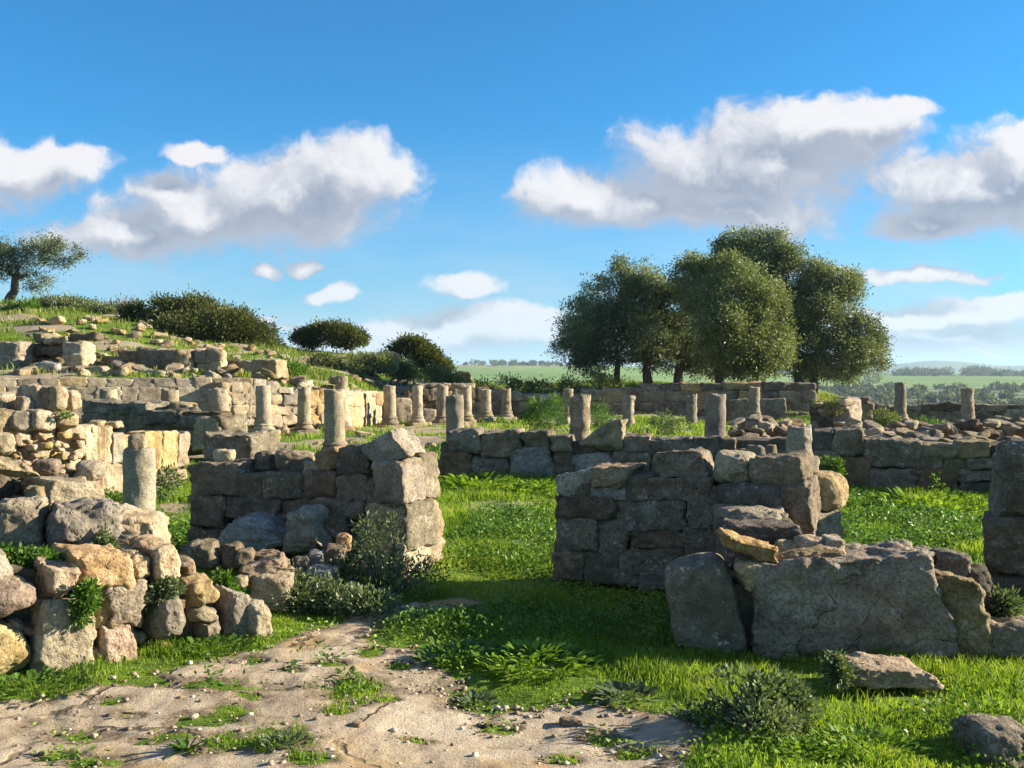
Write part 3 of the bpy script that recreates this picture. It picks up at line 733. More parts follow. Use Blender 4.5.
for q, m_ in [([(814, 432), (834, 430), (834, 450), (813, 450)], 'dark'), ([(834, 430), (862, 428), (866, 456), (832, 456)], 'dark'), ([(864, 440), (872, 440), (872, 458), (864, 458)], 'dark'), ([(871, 440), (922, 442), (921, 470), (871, 466)], 'dark'),
        ([(922, 444), (961, 446), (961, 455), (922, 456)], 'grey'), ([(960, 442), (990, 442), (990, 458), (960, 458)], 'ochre'), ([(922, 456), (943, 456), (942, 468), (920, 470)], 'dark'), ([(942, 456), (970, 456), (970, 470), (942, 470)], 'dark'), ([(968, 458), (1000, 458), (1000, 470), (968, 470)], 'dark'),
        ([(918, 469), (960, 469), (960, 500), (918, 500)], 'brown'), ([(960, 470), (1000, 470), (1000, 482), (960, 482)], 'dark'), ([(960, 482), (1000, 482), (1000, 502), (960, 502)], 'dark'), ([(870, 467), (918, 470), (918, 500), (868, 498)], 'dark'), ([(842, 456), (870, 458), (868, 496), (845, 494)], 'brown'), ([(812, 450), (842, 452), (842, 494), (812, 494)], 'dark'),
        ([(1000, 445), (1060, 445), (1060, 472), (1000, 472)], 'dark'), ([(1000, 472), (1060, 472), (1060, 502), (1000, 502)], 'dark')]:
    W2.b(q, m_, 9, 2, .055)

# overgrown ruin lump right of the trees and walls beyond
W = Wall('ruined_pier', Plane((806, 19.0), (848, 18.4)), 'overgrown lump of layered rubble masonry with grass on top, right of the trees', .9)
for i in range(26):
    a = rnd.uniform(806, 838); b = rnd.uniform(400, 430)
    W.b((a, b, a + rnd.uniform(6, 12), b + rnd.uniform(3, 6)), rnd.choice(['ochre', 'pale', 'pale', 'grey']), 4, 4, .1, rnd.uniform(-.2, .1), .5, nm='rubble_stone')
W.b((830, 398, 848, 432), 'pale', 5, 3, .07, -.1, .6); W.core((808, 402, 845, 434), .6, -.15)
tuft_spots = [(829, 402, 18.9)]
W = Wall('stone_block_pair', Plane((844, 24.5), (873, 24.3)), 'brown squared masonry block standing beside the overgrown rubble lump', .6)
W.b((844, 404, 873, 427), 'brown', 9, 2, .05); W.b((846, 397, 870, 405), 'dark', 6, 3, .08)
W = Wall('boundary_wall', Plane((870, 29.2), (1075, 27.4)), 'far shaded boundary wall behind the two columns at right', .5)
W.courses(870, 1075, [(870, 405), (900, 406), (930, 404), (1024, 405), (1075, 404)], 431, 9, ['dark', 'dark', 'brown', 'grey'], 14, 34, .07)
W = Wall('terrace_wall', Plane((560, 33.6), (818, 33.2)), 'long sunlit topped stone wall standing in front of the olive trees', .55)
W.courses(560, 816, [(560, 396), (590, 390), (640, 388), (650, 384), (700, 383), (816, 383)], 430, 10, ['dark', 'grey', 'dark', 'ochre'], 12, 26, .09, 6)
W.b((728, 400, 748, 428), 'dark', 8, 2, .06, .5); W.b((760, 399, 786, 414), 'grey', 8, 2, .06, .5); W.b((762, 413, 812, 430), 'dark', 8, 2, .06, .5)

# ---------------- left background: long ashlar wall and hillside walls
W = Wall('ashlar_wall', Plane((-60, 20.8), (256, 23.4)), 'long low wall of squared ashlar below the grassy hillside', .6)
W.courses(-60, 252, [(-60, 379), (252, 378)], 418, 17, ['grey', 'grey', 'pale'], 16, 28, .03, 14, cuts=0)
W.core((-58, 384, 250, 425), .3)
W = Wall('ashlar_wall', Plane((252, 23.4), (345, 25.6)), 'rough sunlit wall crowned with loose rubble behind the two small columns on plinths', .6)
W.courses(222, 345, [(222, 384), (262, 380), (300, 390), (345, 392)], 426, 12, ['pale', 'ochre', 'grey', 'pale'], 9, 17, .07, 7)
W = Wall('retaining_wall', Plane((343, 25.7), (386, 31.5)), 'short sunlit retaining wall climbing back behind the tall column pair', .6)
W.core((346, 397, 386, 430), .3)
W.courses(343, 387, [(343, 390), (387, 393)], 428, 11, ['pale', 'pale', 'ochre'], 8, 14, .05, 8)
W = Wall('terrace_wall', Plane((345, 31.4), (560, 33.2)), 'long broken terrace wall behind the row of columns below the scrub slope', .6)
W.courses(345, 560, [(345, 394), (383, 393), (400, 396), (420, 385), (440, 384), (470, 384), (490, 390), (520, 394), (560, 394)], 424, 10, ['pale', 'grey', 'ochre', 'dark', 'brown'], 9, 20, .08, 6)
W.b((396, 400, 412, 421), 'pale', 10, 1, .04, .9, .5); W.b((425, 410, 436, 423), 'grey', 9, 2, .05, .8, .5)
# hillside ruins
W = Wall('hillside_wall', Plane((-20, 26.6), (90, 26.4)), 'ruined sunlit wall with a dark recess high on the slope at the left edge', .8)
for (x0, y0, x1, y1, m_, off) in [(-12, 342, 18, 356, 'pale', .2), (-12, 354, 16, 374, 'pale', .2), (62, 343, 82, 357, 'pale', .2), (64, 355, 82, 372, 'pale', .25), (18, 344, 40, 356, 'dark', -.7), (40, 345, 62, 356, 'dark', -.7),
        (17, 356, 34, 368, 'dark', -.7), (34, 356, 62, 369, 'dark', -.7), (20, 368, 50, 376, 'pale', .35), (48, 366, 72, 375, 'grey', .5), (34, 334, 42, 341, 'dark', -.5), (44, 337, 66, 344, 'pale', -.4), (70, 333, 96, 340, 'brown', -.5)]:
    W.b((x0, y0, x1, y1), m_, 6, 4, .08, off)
W = Wall('hillside_wall', Plane((95, 27.4), (172, 26.2)), 'shaded block wall sunk into the grassy slope beneath the largest hill shrub', .7)
for (x0, y0, x1, y1) in [(118, 350, 136, 362), (135, 349, 156, 362), (155, 349, 174, 362), (100, 357, 120, 372), (119, 361, 140, 376), (139, 361, 158, 377), (157, 361, 172, 378)]:
    W.b((x0, y0, x1, y1), 'dark', 8, 3, .07)
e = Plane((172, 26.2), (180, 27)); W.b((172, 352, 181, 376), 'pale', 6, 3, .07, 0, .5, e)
W = Wall('hillside_wall', Plane((180, 26.4), (256, 26.6)), 'broken sunlit masonry piers with a dark opening on the slope, left of the lone block', .6)
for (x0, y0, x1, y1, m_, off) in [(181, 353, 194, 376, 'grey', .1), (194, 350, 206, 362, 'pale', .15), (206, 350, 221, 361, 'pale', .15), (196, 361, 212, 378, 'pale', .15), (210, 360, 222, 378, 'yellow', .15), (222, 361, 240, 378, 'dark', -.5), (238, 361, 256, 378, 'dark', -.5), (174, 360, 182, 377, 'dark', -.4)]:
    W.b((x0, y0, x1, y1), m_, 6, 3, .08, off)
boulder('stone_block', 253, 360, 281, 378, 25.6, 'squared lone block on the bank with a sunlit right side', 'pale', .6, k=10, cuts=2, amp=.05, yaw=-.3)
for i, (x0, y0, x1, y1, lb) in enumerate([(82, 366, 104, 377, 'pale flat stone fallen below the shaded hillside wall'), (106, 370, 140, 378, 'long pale fallen slab at the foot of the shaded hillside wall'), (140, 370, 164, 378, 'grey fallen stone at the foot of the shaded hillside wall, beside the long slab'), (34, 362, 56, 374, 'whitish slanting slab inside the recess of the upper left ruin'), (372, 352, 398, 372, 'tan outcrop stone in the scrub above the row of columns'), (455, 372, 470, 386, 'reddish stone at the end of the scrub slope')]):
    boulder('fallen_stone', x0, y0, x1, y1, [25.6, 25.4, 25.2, 25.6, 36, 38][i], lb, ['pale', 'pale', 'grey', 'blue', 'ochre', 'ochre'][i], .5)

# ---------------- rubble
def rubble(n, xr, Yr, sz, mats, label, group, zoff=0.0):
    proto = []
    for i in range(8):
        s_ = 1.0
        c8 = np.array([[[[sx * s_, sy * s_ * .8, sz_ * s_ * .6] for sz_ in (-.5, .5)] for sy in (-.5, .5)] for sx in (-.5, .5)])
        me, _ = stone_mesh('rubble_stone', c8, 5.5, 11, .10, 9); proto.append(me)
    for i in range(n):
        px = rnd.uniform(*xr); Y = rnd.uniform(*Yr); X = (px - 512) / F * Y
        s_ = rnd.uniform(*sz)
        me = proto[i % 8].copy(); 
        o = link('rubble_stone', me, M[rnd.choice(mats)], None, (X, Y, float(height([X], [Y])[0]) + s_ * .15 + zoff * (1 - abs((Y - sum(Yr) / 2) / (Yr[1] - Yr[0]) * 2)) * rnd.random()))
        o.scale = (s_ * 1.1, s_ * rnd.uniform(.7, 1.1), s_ * rnd.uniform(.45, .85)); o.rotation_euler = (rnd.uniform(-.4, .4), rnd.uniform(-.4, .4), rnd.uniform(0, 6.3))
        tag(o, label, 'stone', group)
rubble(90, (850, 1040), (14.7, 18.5), (.14, .36), ['pale', 'grey', 'brown', 'grey'], 'small broken stone strewn in the rubble strip before the two right hand columns', 'rubble before the right hand columns', .22)
rubble(44, (735, 800), (15, 18.5), (.15, .38), ['pale', 'grey', 'brown'], 'small broken stone heaped around the column in front of the right tree', 'rubble heap by the column before the right tree', .35)
rubble(36, (255, 345), (23.9, 26.5), (.2, .5), ['pale', 'ochre', 'pale'], 'loose sunlit stone tumbled on the rough wall behind the small columns', 'rubble crowning the rough wall', .3)
rubble(44, (20, 250), (25, 27), (.18, .5), ['pale', 'grey', 'ochre'], 'loose stone lying on the ledge between the ashlar wall and the hillside ruins', 'stones on the hillside ledge', .1)
rubble(70, (20, 290), (27.5, 38), (.2, .55), ['pale', 'ochre'], 'pale stone half buried in the grass of the hill slope', 'stones in the hill grass', .1)
rubble(26, (350, 460), (33, 38), (.2, .6), ['pale', 'ochre', 'brown'], 'stone scattered among the scrub behind the row of columns', 'stones in the scrub slope', .1)
rubble(40, (250, 700), (16.5, 24), (.15, .4), ['pale', 'pale', 'grey'], 'low stone in the grass between the columns', 'stones among the columns', .0)

# ---------------- columns
def lathe(name, prof, seg, amp, seed, top_break=0.0):
    prof = np.array(prof, float); R_ = len(prof)
    a = np.linspace(0, 2 * np.pi, seg, endpoint=False)
    r = prof[:, 0][:, None]; z = np.repeat(prof[:, 1][:, None], seg, 1)
    X = r * np.cos(a)[None]; Y = r * np.sin(a)[None]
    v = np.stack([X, Y, z], -1).reshape(-1, 3)
    nz = fbm(v * 9.0 + seed, 4, .55, seed)
    rr = np.hypot(v[:, 0], v[:, 1]) + 1e-9
    chip = np.clip(fbm(v * 5 + seed * 3.1, 3, .5, seed + 7) - .35, 0, 1) * 4
    f = 1 + amp * (nz - chip) / np.maximum(rr, .05)
    v[:, 0] *= f; v[:, 1] *= f
    if top_break:
        zt = prof[:, 1].max(); k = sm(v[:, 2], zt - .22, zt)
        v[:, 2] += k * top_break * fbm(np.stack([v[:, 0] * 7, v[:, 1] * 7, 0 * v[:, 0]], 1) + seed, 3, .5, seed)
    i = np.arange(R_ * seg).reshape(R_, seg); j = np.roll(i, -1, 1)
    q = np.stack([i[:-1], j[:-1], j[1:], i[1:]], -1).reshape(-1, 4)
    n0 = len(v)
    v = np.vstack([v, v[-seg:].mean(0)[None]])
    t = np.stack([i[-1], j[-1], np.full(seg, n0)], -1)
    me = mesh_np(name, v, quads=q, tris=t)
    return me
def column(x0, x1, ytop, ybase, Y, label, moulding=None, plinth=None, mat='col', extra=None, tb=.02, bands=False, group='standing columns and stubs of the ruins', cat='column', name='column'):
    """shaft edges and rows in picture pixels at distance Y"""
    cx = ((x0 + x1) / 2 - 512) / F * Y; r = (x1 - x0) / 2 / F * Y
    zt = H - (ytop - HOR) / F * Y; zb = H - (ybase - HOR) / F * Y
    o = thing(name, (cx, Y, zb), label, cat, group)
    o.rotation_euler = (rnd.uniform(-.025, .025), rnd.uniform(-.025, .025), rnd.uniform(0, .3))
    tb = tb * rnd.uniform(.8, 3.0)
    seed = rnd.randint(1, 900)
    z0 = 0.0
    if plinth:
        (pa, pb, py0, py1) = plinth
        hw = (pb - pa) / 2 / F * Y * .86; z1 = H - (py0 - HOR) / F * Y - zb
        pz = -max(.12, zb - float(height([cx], [Y])[0]) + .1)
        c8 = np.array([[[[sx * hw, sy * hw, zz] for zz in (pz, z1)] for sy in (-1, 1)] for sx in (-1, 1)])
        yaw = rnd.uniform(.3, .5)
        c8 = np.stack([c8[..., 0] * math.cos(yaw) - c8[..., 1] * math.sin(yaw), c8[..., 0] * math.sin(yaw) + c8[..., 1] * math.cos(yaw), c8[..., 2]], -1)
        me, c = stone_mesh('plinth', c8, 12, 1, .04, 9); link('plinth', me, M['col'], o, tuple(c)); z0 = z1
    if moulding:
        z1 = H - (moulding - HOR) / F * Y - zb; h = z1 - z0
        pr = []
        for k in range(7): t = k / 6 * math.pi; pr.append((r * 1.30 + r * .12 * math.sin(t), z0 - .01 + h * .42 * k / 6))
        pr += [(r * 1.18, z0 + h * .5), (r * 1.12, z0 + h * .58)]
        for k in range(6): t = k / 5 * math.pi; pr.append((r * 1.14 + r * .1 * math.sin(t), z0 + h * (.62 + .26 * k / 5)))
        pr += [(r * 1.06, z0 + h * .94), (r * 1.02, z0 + h)]
        link('base_moulding', lathe('base_moulding', pr, 32, .006, seed + 1), M['col'], o); z0 = z1
    L = zt - zb - z0
    bot = z0 - (.25 if not moulding else .01)
    N = 22
    pr = []
    for k in range(N + 1):
        t = k / N; rr = r * (1.0 - .05 * t)
        if bands and k % 4 == 0 and k > 2: rr *= .955
        pr.append((rr, bot + (zt - zb - bot) * t))
    pr += [(r * .90, zt - zb + .004), (r * .5, zt - zb + .006)]
    link('shaft', lathe('shaft', pr, 36, (.008 if mat == 'col' else .014), seed, tb), M[mat], o)
    if extra:
        a, b, c_, d_, m_ = extra
        w = (b - a) / F * Y; xx = ((a + b) / 2 - 512) / F * Y - cx; zz0 = H - (d_ - HOR) / F * Y - zb; zz1 = H - (c_ - HOR) / F * Y - zb
        c8 = np.array([[[[xx + sx * w / 2, sy * w / 2, zz] for zz in (zz0 - .02, zz1)] for sy in (-1, 1)] for sx in (-1, 1)])
        me, c = stone_mesh('broken_cap', c8, 3.5, 3, .07, 10); link('broken_cap', me, M[m_], o, tuple(c))
    return o
column(99, 117, 389, 404, 19.0, 'shortest column stub showing over the left end of the dark wall')
column(161, 179, 391, 410, 19.5, 'column stub between the ashlar wall and the dark wall, left of the thick stub')
column(208, 229, 391, 418, 18.0, 'thick column stub above the sunlit end of the dark wall', extra=(209, 228, 388.5, 392.5, 'grey'))
column(123, 155.5, 449, 517, 11.25, 'thick plain column standing alone at left, broken grey piece on its top', extra=(128, 147, 434, 450, 'grey'))
column(256.5, 272, 386, 438, 22, 'slim column on a plinth, left one of the pair before the rough wall', 423, (250, 280, 430, 438))
column(297.5, 311, 388, 437, 23, 'slim column on a plinth, right one of the pair before the rough wall', 422, (291, 319, 429, 437))
column(325, 345.5, 391, 452, 17, 'tall column with a moulded base nearest behind the shaded wall', 441, None)
column(334.5, 347.5, 376, 438, 26, 'column partly hidden behind the tall nearest column', 424, (332, 354, 430, 438), extra=(329, 342, 376, 384, 'grey'))
column(384, 396.6, 386, 430, 28.5, 'column on a plinth standing just left above the tilted block', 416, (377, 403, 424, 430))
column(412, 423, 386.5, 431, 29, 'column on a plinth standing just right above the tilted block', 415.5, (405, 430, 422, 431))
column(436.5, 448, 386, 424, 30, 'slender column half hidden behind the thick short column stub', 416, (434, 453, 420, 425))
column(445.5, 464.7, 396.5, 445, 16.2, 'thick short column stub rising behind the back wall, left of two slim columns')
column(459.5, 472, 385.5, 426, 29.5, 'slim column immediately right of the thick short stub', 414, (460, 478, 420, 426), extra=(452, 466, 383, 388, 'grey'))
column(480, 491.5, 390, 425, 31, 'slim column on a plinth, middle of the last three of the row', 411, (477, 497, 417, 425))
column(501, 511.5, 389, 423, 32, 'slim column on a plinth, right end of the row', 411, (498, 517, 417, 424))
column(562, 573, 389, 422, 31, 'thin column behind the pitted column shaft', 413, (556, 576, 416, 424))
column(569, 590, 396.5, 440, 15.6, 'pale pitted rough column shaft on the back wall', mat='colrough', tb=.03)
column(622, 634.6, 397, 430, 27, 'ringed column shaft of stacked drums before the terrace wall', bands=True, mat='colrough')
column(686, 697, 395.5, 428, 29, 'thin weathered column shaft left of the thick smooth one', bands=True, mat='colrough')
column(704.5, 725.6, 394.5, 440, 15.4, 'thick smooth column shaft half in shade below the middle tree')
column(748, 759.5, 387, 428, 30, 'column on a plinth in front of the right tree', 411, (744, 764, 417, 428))
column(747, 765, 447, 466, 11.6, 'low pale column drum just behind the wall stump, left of its twin', tb=.01)
column(764, 777, 446, 465, 12.0, 'low pale column drum just behind the wall stump, right of its twin', tb=.01)
column(786, 812, 427, 456, 12.6, 'stout grey drum standing on a block behind the round sandstone', mat='colrough', plinth=(782, 818, 455, 476))
column(895, 906.5, 384, 428, 25.5, 'column with moulded base, left one of the two at right', 414, (892, 912, 419, 428))
column(961.5, 974.6, 389, 430, 24.5, 'plain rough column shaft, right one of the two at right', mat='colrough')

# ------------------------------------------------------------------ plants
def leaf_quads(pos, direc, length, width, fold=.15, rs=RS):
    """diamond shaped leaves (4 verts) at pos along direc"""
    n = len(pos)
    d = direc / (np.linalg.norm(direc, axis=1, keepdims=True) + 1e-9)
    s = np.cross(d, rs.normal(size=(n, 3))); s /= (np.linalg.norm(s, axis=1, keepdims=True) + 1e-9)
    L = (length * rs.uniform(.7, 1.3, n))[:, None]; Wd = (width * rs.uniform(.7, 1.3, n))[:, None]
    up = np.cross(s, d) * Wd * fold
    v = np.stack([pos, pos + d * L * .5 + s * Wd * .5 + up, pos + d * L, pos + d * L * .5 - s * Wd * .5 + up], 1).reshape(-1, 3)
    q = np.arange(n * 4).reshape(n, 4)
    return v, q
def clump_cloud(lobes, ncl, per, cr, rs, shell=.55, gap=0):
    """lobes: list of (center, radii). cluster centres near each lobe surface, leaves about them"""
    vol = np.array([r[0] * r[1] * r[2] for _, r in lobes]) ** .67
    pick = rs.choice(len(lobes), ncl, p=vol / vol.sum())
    C = np.array([l[0] for l in lobes])[pick]; R_ = np.array([l[1] for l in lobes])[pick]
    d = rs.normal(size=(ncl, 3)); d /= np.linalg.norm(d, axis=1, keepdims=True)
    rad = shell + (1 - shell) * rs.uniform(0, 1, ncl) ** .6
    cc = C + d * R_ * rad[:, None]
    if gap:
        g = fbm(cc / (cr * 3.2) + 11.3, 2, .5, 5); k_ = g < gap; cc = cc[k_]; d = d[k_]; ncl = len(cc)
    cs = cr * rs.uniform(.6, 1.4, ncl)
    pts = np.repeat(cc, per, 0); s = np.repeat(cs, per)
    o = rs.normal(size=(len(pts), 3)) * .5
    out = np.repeat(d, per, 0)
    return pts + o * s[:, None] * np.array([1, 1, .8]), o + out * .5 + np.array([0, 0, .15])
def tube_mesh(name, paths, seg=9):
    V, Q, base = [], [], 0
    for pts, rad in paths:
        pts = np.array(pts, float); n = len(pts)
        tn = np.gradient(pts, axis=0); tn /= np.linalg.norm(tn, axis=1, keepdims=True) + 1e-9
        ref = np.array([1.0, .2, 0]); 
        for i in range(n):
            a = np.cross(tn[i], ref); a /= np.linalg.norm(a) + 1e-9; b = np.cross(tn[i], a)
            an = np.linspace(0, 2 * np.pi, seg, endpoint=False)
            V.append(pts[i] + rad[i] * (np.cos(an)[:, None] * a + np.sin(an)[:, None] * b) * (1 + .12 * np.sin(3 * an + i))[:, None])
        i = base + np.arange(n * seg).reshape(n, seg); j = np.roll(i, -1, 1)
        Q.append(np.stack([i[:-1], j[:-1], j[1:], i[1:]], -1).reshape(-1, 4)); base += n * seg
    return mesh_np(name, np.vstack(V), quads=np.vstack(Q))
def limb(a, b, r0, r1, rs, n=7, wob=.12):
    a = np.array(a, float); b = np.array(b, float); L = np.linalg.norm(b - a)
    t = np.linspace(0, 1, n)[:, None]
    p = a + (b - a) * t + np.sin(t * np.pi) * rs.normal(size=(1, 3)) * wob * L + rs.normal(size=(n, 3)) * .02 * L * (t > 0) * (t < 1)
    return p, r0 + (r1 - r0) * t[:, 0]
def tree(name, trunks, lobes_px, Y, label, mat, ncl, per, cr, leaf, depthf=.8, seed=1, shell=.45):
    rs = np.random.RandomState(seed)
    base = P(trunks[0][0], trunks[0][1], Y)
    base[2] = float(height([base[0]], [base[1]])[0]) - .05
    o = thing(name, base, label, 'tree')
    lobes = []
    for (cx, cy, rx, ry, dy) in lobes_px:
        c = P(cx, cy, Y + dy); r = np.array([rx * 1.06, min(rx, ry) * depthf + .15 * max(rx, ry), ry * 1.04]) / F * (Y + dy)
        lobes.append((c - base, r))
    for c, r in list(lobes):
        for _ in range(4):
            dd_ = rs.normal(size=3); dd_[2] = abs(dd_[2]) * .8 - .1; dd_ /= np.linalg.norm(dd_)
            lobes.append((c + dd_ * r * .86, r * rs.uniform(.26, .46)))
    p, d = clump_cloud(lobes, int(ncl * 1.9), per, cr * .72, rs, shell, .55)
    v, q = leaf_quads(p, d * .6 + rs.normal(size=d.shape) * .5, leaf[0] * .66, leaf[1] * .8, rs=rs)
    link('crown', mesh_np('crown', v, quads=q, smooth=False), M[mat], o)
    paths = []
    for (bx, by, tx, ty, dy, r0) in trunks:
        a = P(bx, by, Y + dy * .3); a[2] = base[2] - .1; b = P(tx, ty, Y + dy)
        pts, rad = limb(a - base, b - base, r0, r0 * .55, rs); paths.append((pts, rad))
        near = sorted(lobes, key=lambda l: np.linalg.norm(l[0] - (b - base)))[:4]
        for c, r in near:
            e = c + (rs.normal(size=3) * .3) * r
            pts2, rad2 = limb(b - base, e, r0 * .5, r0 * .12, rs, 7, .15); paths.append((pts2, rad2))
            for _ in range(3):
                e2 = c + rs.normal(size=3) * .55 * r
                paths.append(limb(pts2[3 + rs.randint(0, 3)], e2, r0 * .22, r0 * .05, rs, 5, .12))
    link('trunk', tube_mesh('trunk', paths), M['bark'], o)
    return o
tree('olive_tree', [(622, 386, 617, 352, -.2, .16), (634, 386, 640, 350, .1, .20), (652, 386, 648, 350, .4, .18), (676, 386, 682, 352, .2, .24)],
     [(632, 270, 17, 16, 0), (606, 300, 26, 24, 0), (640, 296, 32, 28, -.3), (672, 306, 30, 26, -.2), (582, 324, 24, 26, 0), (614, 334, 32, 28, -.6), (650, 332, 34, 30, -.8), (688, 326, 28, 34, -.2), (578, 348, 20, 18, 0), (600, 352, 22, 16, .4), (664, 352, 24, 20, .3), (694, 350, 22, 20, .2), (640, 360, 20, 10, .8), (706, 318, 22, 34, .8), (704, 362, 20, 16, .6), (584, 362, 18, 10, .2)],
     38, 'dark olive tree with several trunks and rounded crown, leftmost of the three big trees', 'olive', 1600, 42, .40, (.16, .055), seed=3)
tree('olive_tree', [(732, 388, 735, 350, 0, .2), (748, 388, 744, 352, .2, .16)],
     [(690, 274, 20, 18, .8), (728, 276, 30, 20, 0), (742, 294, 38, 32, -.3), (712, 304, 26, 32, 0), (760, 322, 28, 34, -.4), (732, 332, 36, 32, -.8), (764, 352, 26, 24, 0), (722, 358, 22, 20, .3), (748, 366, 24, 18, -.2), (784, 345, 10, 18, 0)],
     35.5, 'lighter green olive tree with foliage down to the ground, middle of the three big trees', 'olive_l', 1350, 42, .36, (.15, .055), seed=4)
tree('olive_tree', [(795, 388, 796, 350, 0, .22), (812, 388, 818, 345, .4, .2)],
     [(742, 244, 28, 14, 0), (770, 254, 30, 18, -.2), (728, 258, 16, 14, .3), (794, 276, 32, 26, 0), (832, 286, 26, 20, 0), (848, 292, 12, 18, 0), (784, 302, 28, 28, .6), (824, 316, 34, 28, -.4), (856, 334, 24, 22, 0), (800, 344, 28, 26, -.2), (838, 356, 36, 22, -.5), (868, 356, 18, 20, 0), (804, 370, 26, 14, .2), (846, 374, 20, 10, 0), (778, 332, 24, 40, .4), (770, 272, 24, 24, 0)],
     42, 'tallest dark olive tree with spreading branches, rightmost of the three big trees', 'olive', 1850, 42, .44, (.17, .06), seed=6)
tree('olive_tree', [(9, 308, 16, 276, 0, .24)],
     [(46, 244, 18, 11, 0), (66, 253, 17, 12, 0), (36, 256, 12, 12, .3), (12, 251, 18, 12, 0), (2, 264, 16, 14, 0), (-12, 258, 16, 16, 0), (56, 263, 14, 8, 0), (36, 281, 12, 11, 0), (18, 270, 10, 8, .2)],
     44, 'wind bent olive tree leaning right alone on the hilltop', 'olive', 300, 30, .34, (.17, .05), seed=8, shell=.35)

def bush(name, lobes_px, Y, label, mat, ncl, per, cr, leaf, seed, cat='shrub', group=None, shell=.5, gap=0, stems=0):
    rs = np.random.RandomState(seed)
    c0 = P(lobes_px[0][0], lobes_px[0][1], Y)
    base = np.array([c0[0], c0[1], float(height([c0[0]], [c0[1]])[0])])
    lobes = [(P(a, b, Y + dy) - base, np.array([rx, (rx + ry) * .5, ry]) / F * (Y + dy)) for (a, b, rx, ry, dy) in lobes_px]
    p, d = clump_cloud(lobes, int(ncl * (1.25 if gap else 1)), per, cr, rs, shell, gap)
    v, q = leaf_quads(p, d, leaf[0], leaf[1], rs=rs)
    me = mesh_np(name, v, quads=q, smooth=False)
    o = link(name, me, M[mat], None, tuple(base)); tag(o, label, cat, group)
    if stems:
        paths = [limb(rs.normal(size=3) * .04 * np.array([1, 1, 0]), l[0] + rs.normal(size=3) * .5 * l[1], .008, .003, rs, 6, .1) for l in lobes for _ in range(stems)]
        link('stems', tube_mesh('stems', paths, 5), M['bark'], o)
    return o
HB = 'shrubs along the hill crest'
bush('hill_shrub', [(160, 316, 28, 17, 0), (195, 318, 32, 20, 0), (225, 326, 30, 18, -.5), (250, 336, 26, 13, 0), (180, 330, 34, 14, -1), (140, 314, 16, 10, 0), (268, 342, 14, 8, 0)], 40, 'largest dark rounded shrub on the hill crest', 'bush', 1700, 30, .3, (.12, .055), 11, group=HB, gap=.45)
bush('hill_shrub', [(330, 334, 24, 10, 0), (312, 338, 18, 7, 0), (350, 338, 16, 7, 0)], 46, 'low dome shaped dark shrub right of the largest one on the crest', 'bush', 700, 30, .26, (.12, .055), 12, group=HB, gap=.45)
bush('hill_shrub', [(412, 349, 16, 9, 0), (402, 353, 12, 7, 0), (426, 357, 12, 8, 0), (438, 367, 10, 7, 0)], 42, 'dark shrub at the right end of the hill crest', 'bush', 650, 30, .26, (.12, .055), 13, group=HB, gap=.45)
bush('hill_shrub', [(60, 308, 26, 9, 0), (84, 312, 22, 8, 0), (104, 314, 14, 7, 0)], 42, 'low green shrub on the crest right of the lone tree', 'olive', 500, 28, .25, (.12, .05), 14, group=HB, gap=.45)
bush('hill_shrub', [(26, 310, 12, 8, 0), (14, 314, 12, 5, 0)], 41, 'small bright green bush at the foot of the lone hilltop tree', 'weed', 120, 26, .3, (.15, .06), 15, group=HB, gap=.45)
bush('hill_shrub', [(118, 312, 22, 7, 0), (136, 318, 18, 7, 0)], 43, 'reddish brown dry scrub left of the largest hill shrub', 'reddry', 200, 24, .35, (.18, .03), 16, group=HB, gap=.45)
bush('hill_shrub', [(350, 364, 20, 7, 0), (322, 361, 14, 5, 0), (380, 363, 12, 7, 0)], 36, 'olive green scrub on the bank behind the tall column pair', 'olive_l', 200, 26, .26, (.11, .04), 17, group=HB, gap=.45)
bush('hill_shrub', [(430, 376, 16, 5, 0), (405, 371, 12, 5, 0), (448, 382, 10, 5, 0)], 37, 'loose scrub above the right columns of the row', 'olive_l', 260, 24, .3, (.12, .04), 18, group=HB, gap=.45)
bush('hill_shrub', [(500, 384, 16, 5, 0), (520, 387, 14, 5, 0), (484, 386, 12, 4, 0), (542, 388, 10, 4, 0)], 37, 'low bright scrub beyond the end of the column row', 'olive_l', 110, 24, .24, (.12, .04), 19, group=HB, gap=.45)
bush('hill_shrub', [(592, 382, 20, 8, 0), (572, 386, 14, 5, 0), (610, 386, 12, 5, 0)], 37, 'tangled olive green scrub under the left olive tree', 'olive_l', 150, 24, .26, (.14, .035), 20, group=HB, gap=.45)
bush('hill_shrub', [(265, 368, 14, 7, 0), (285, 370, 16, 6, 0)], 30, 'green scrub beside the lone block on the bank', 'weed', 140, 24, .25, (.12, .04), 22, group=HB, gap=.45)
WB = 'weeds among the ruins'
bush('tall_weed', [(545, 416, 20, 14, 0), (538, 408, 10, 12, 0), (554, 406, 8, 10, 0)], 24, 'tall bright green feathery weed between the column row and the pitted shaft', 'weed', 150, 18, .1, (.11, .016), 23, group=WB)
bush('tall_weed', [(600, 416, 8, 14, 0), (606, 422, 8, 8, 0)], 24, 'narrow green weed right of the pitted shaft', 'weed', 60, 16, .09, (.10, .016), 24, group=WB)
bush('tall_weed', [(663, 422, 12, 9, 0), (678, 426, 14, 6, 0)], 24, 'spreading green weed before the thin weathered shaft', 'shrubleaf', 80, 16, .1, (.08, .02), 25, group=WB)
bush('tall_weed', [(880, 420, 12, 8, 0), (892, 424, 8, 6, 0)], 23, 'yellowish weed left of the right hand moulded column', 'olive_l', 90, 16, .13, (.09, .025), 26, group=WB)
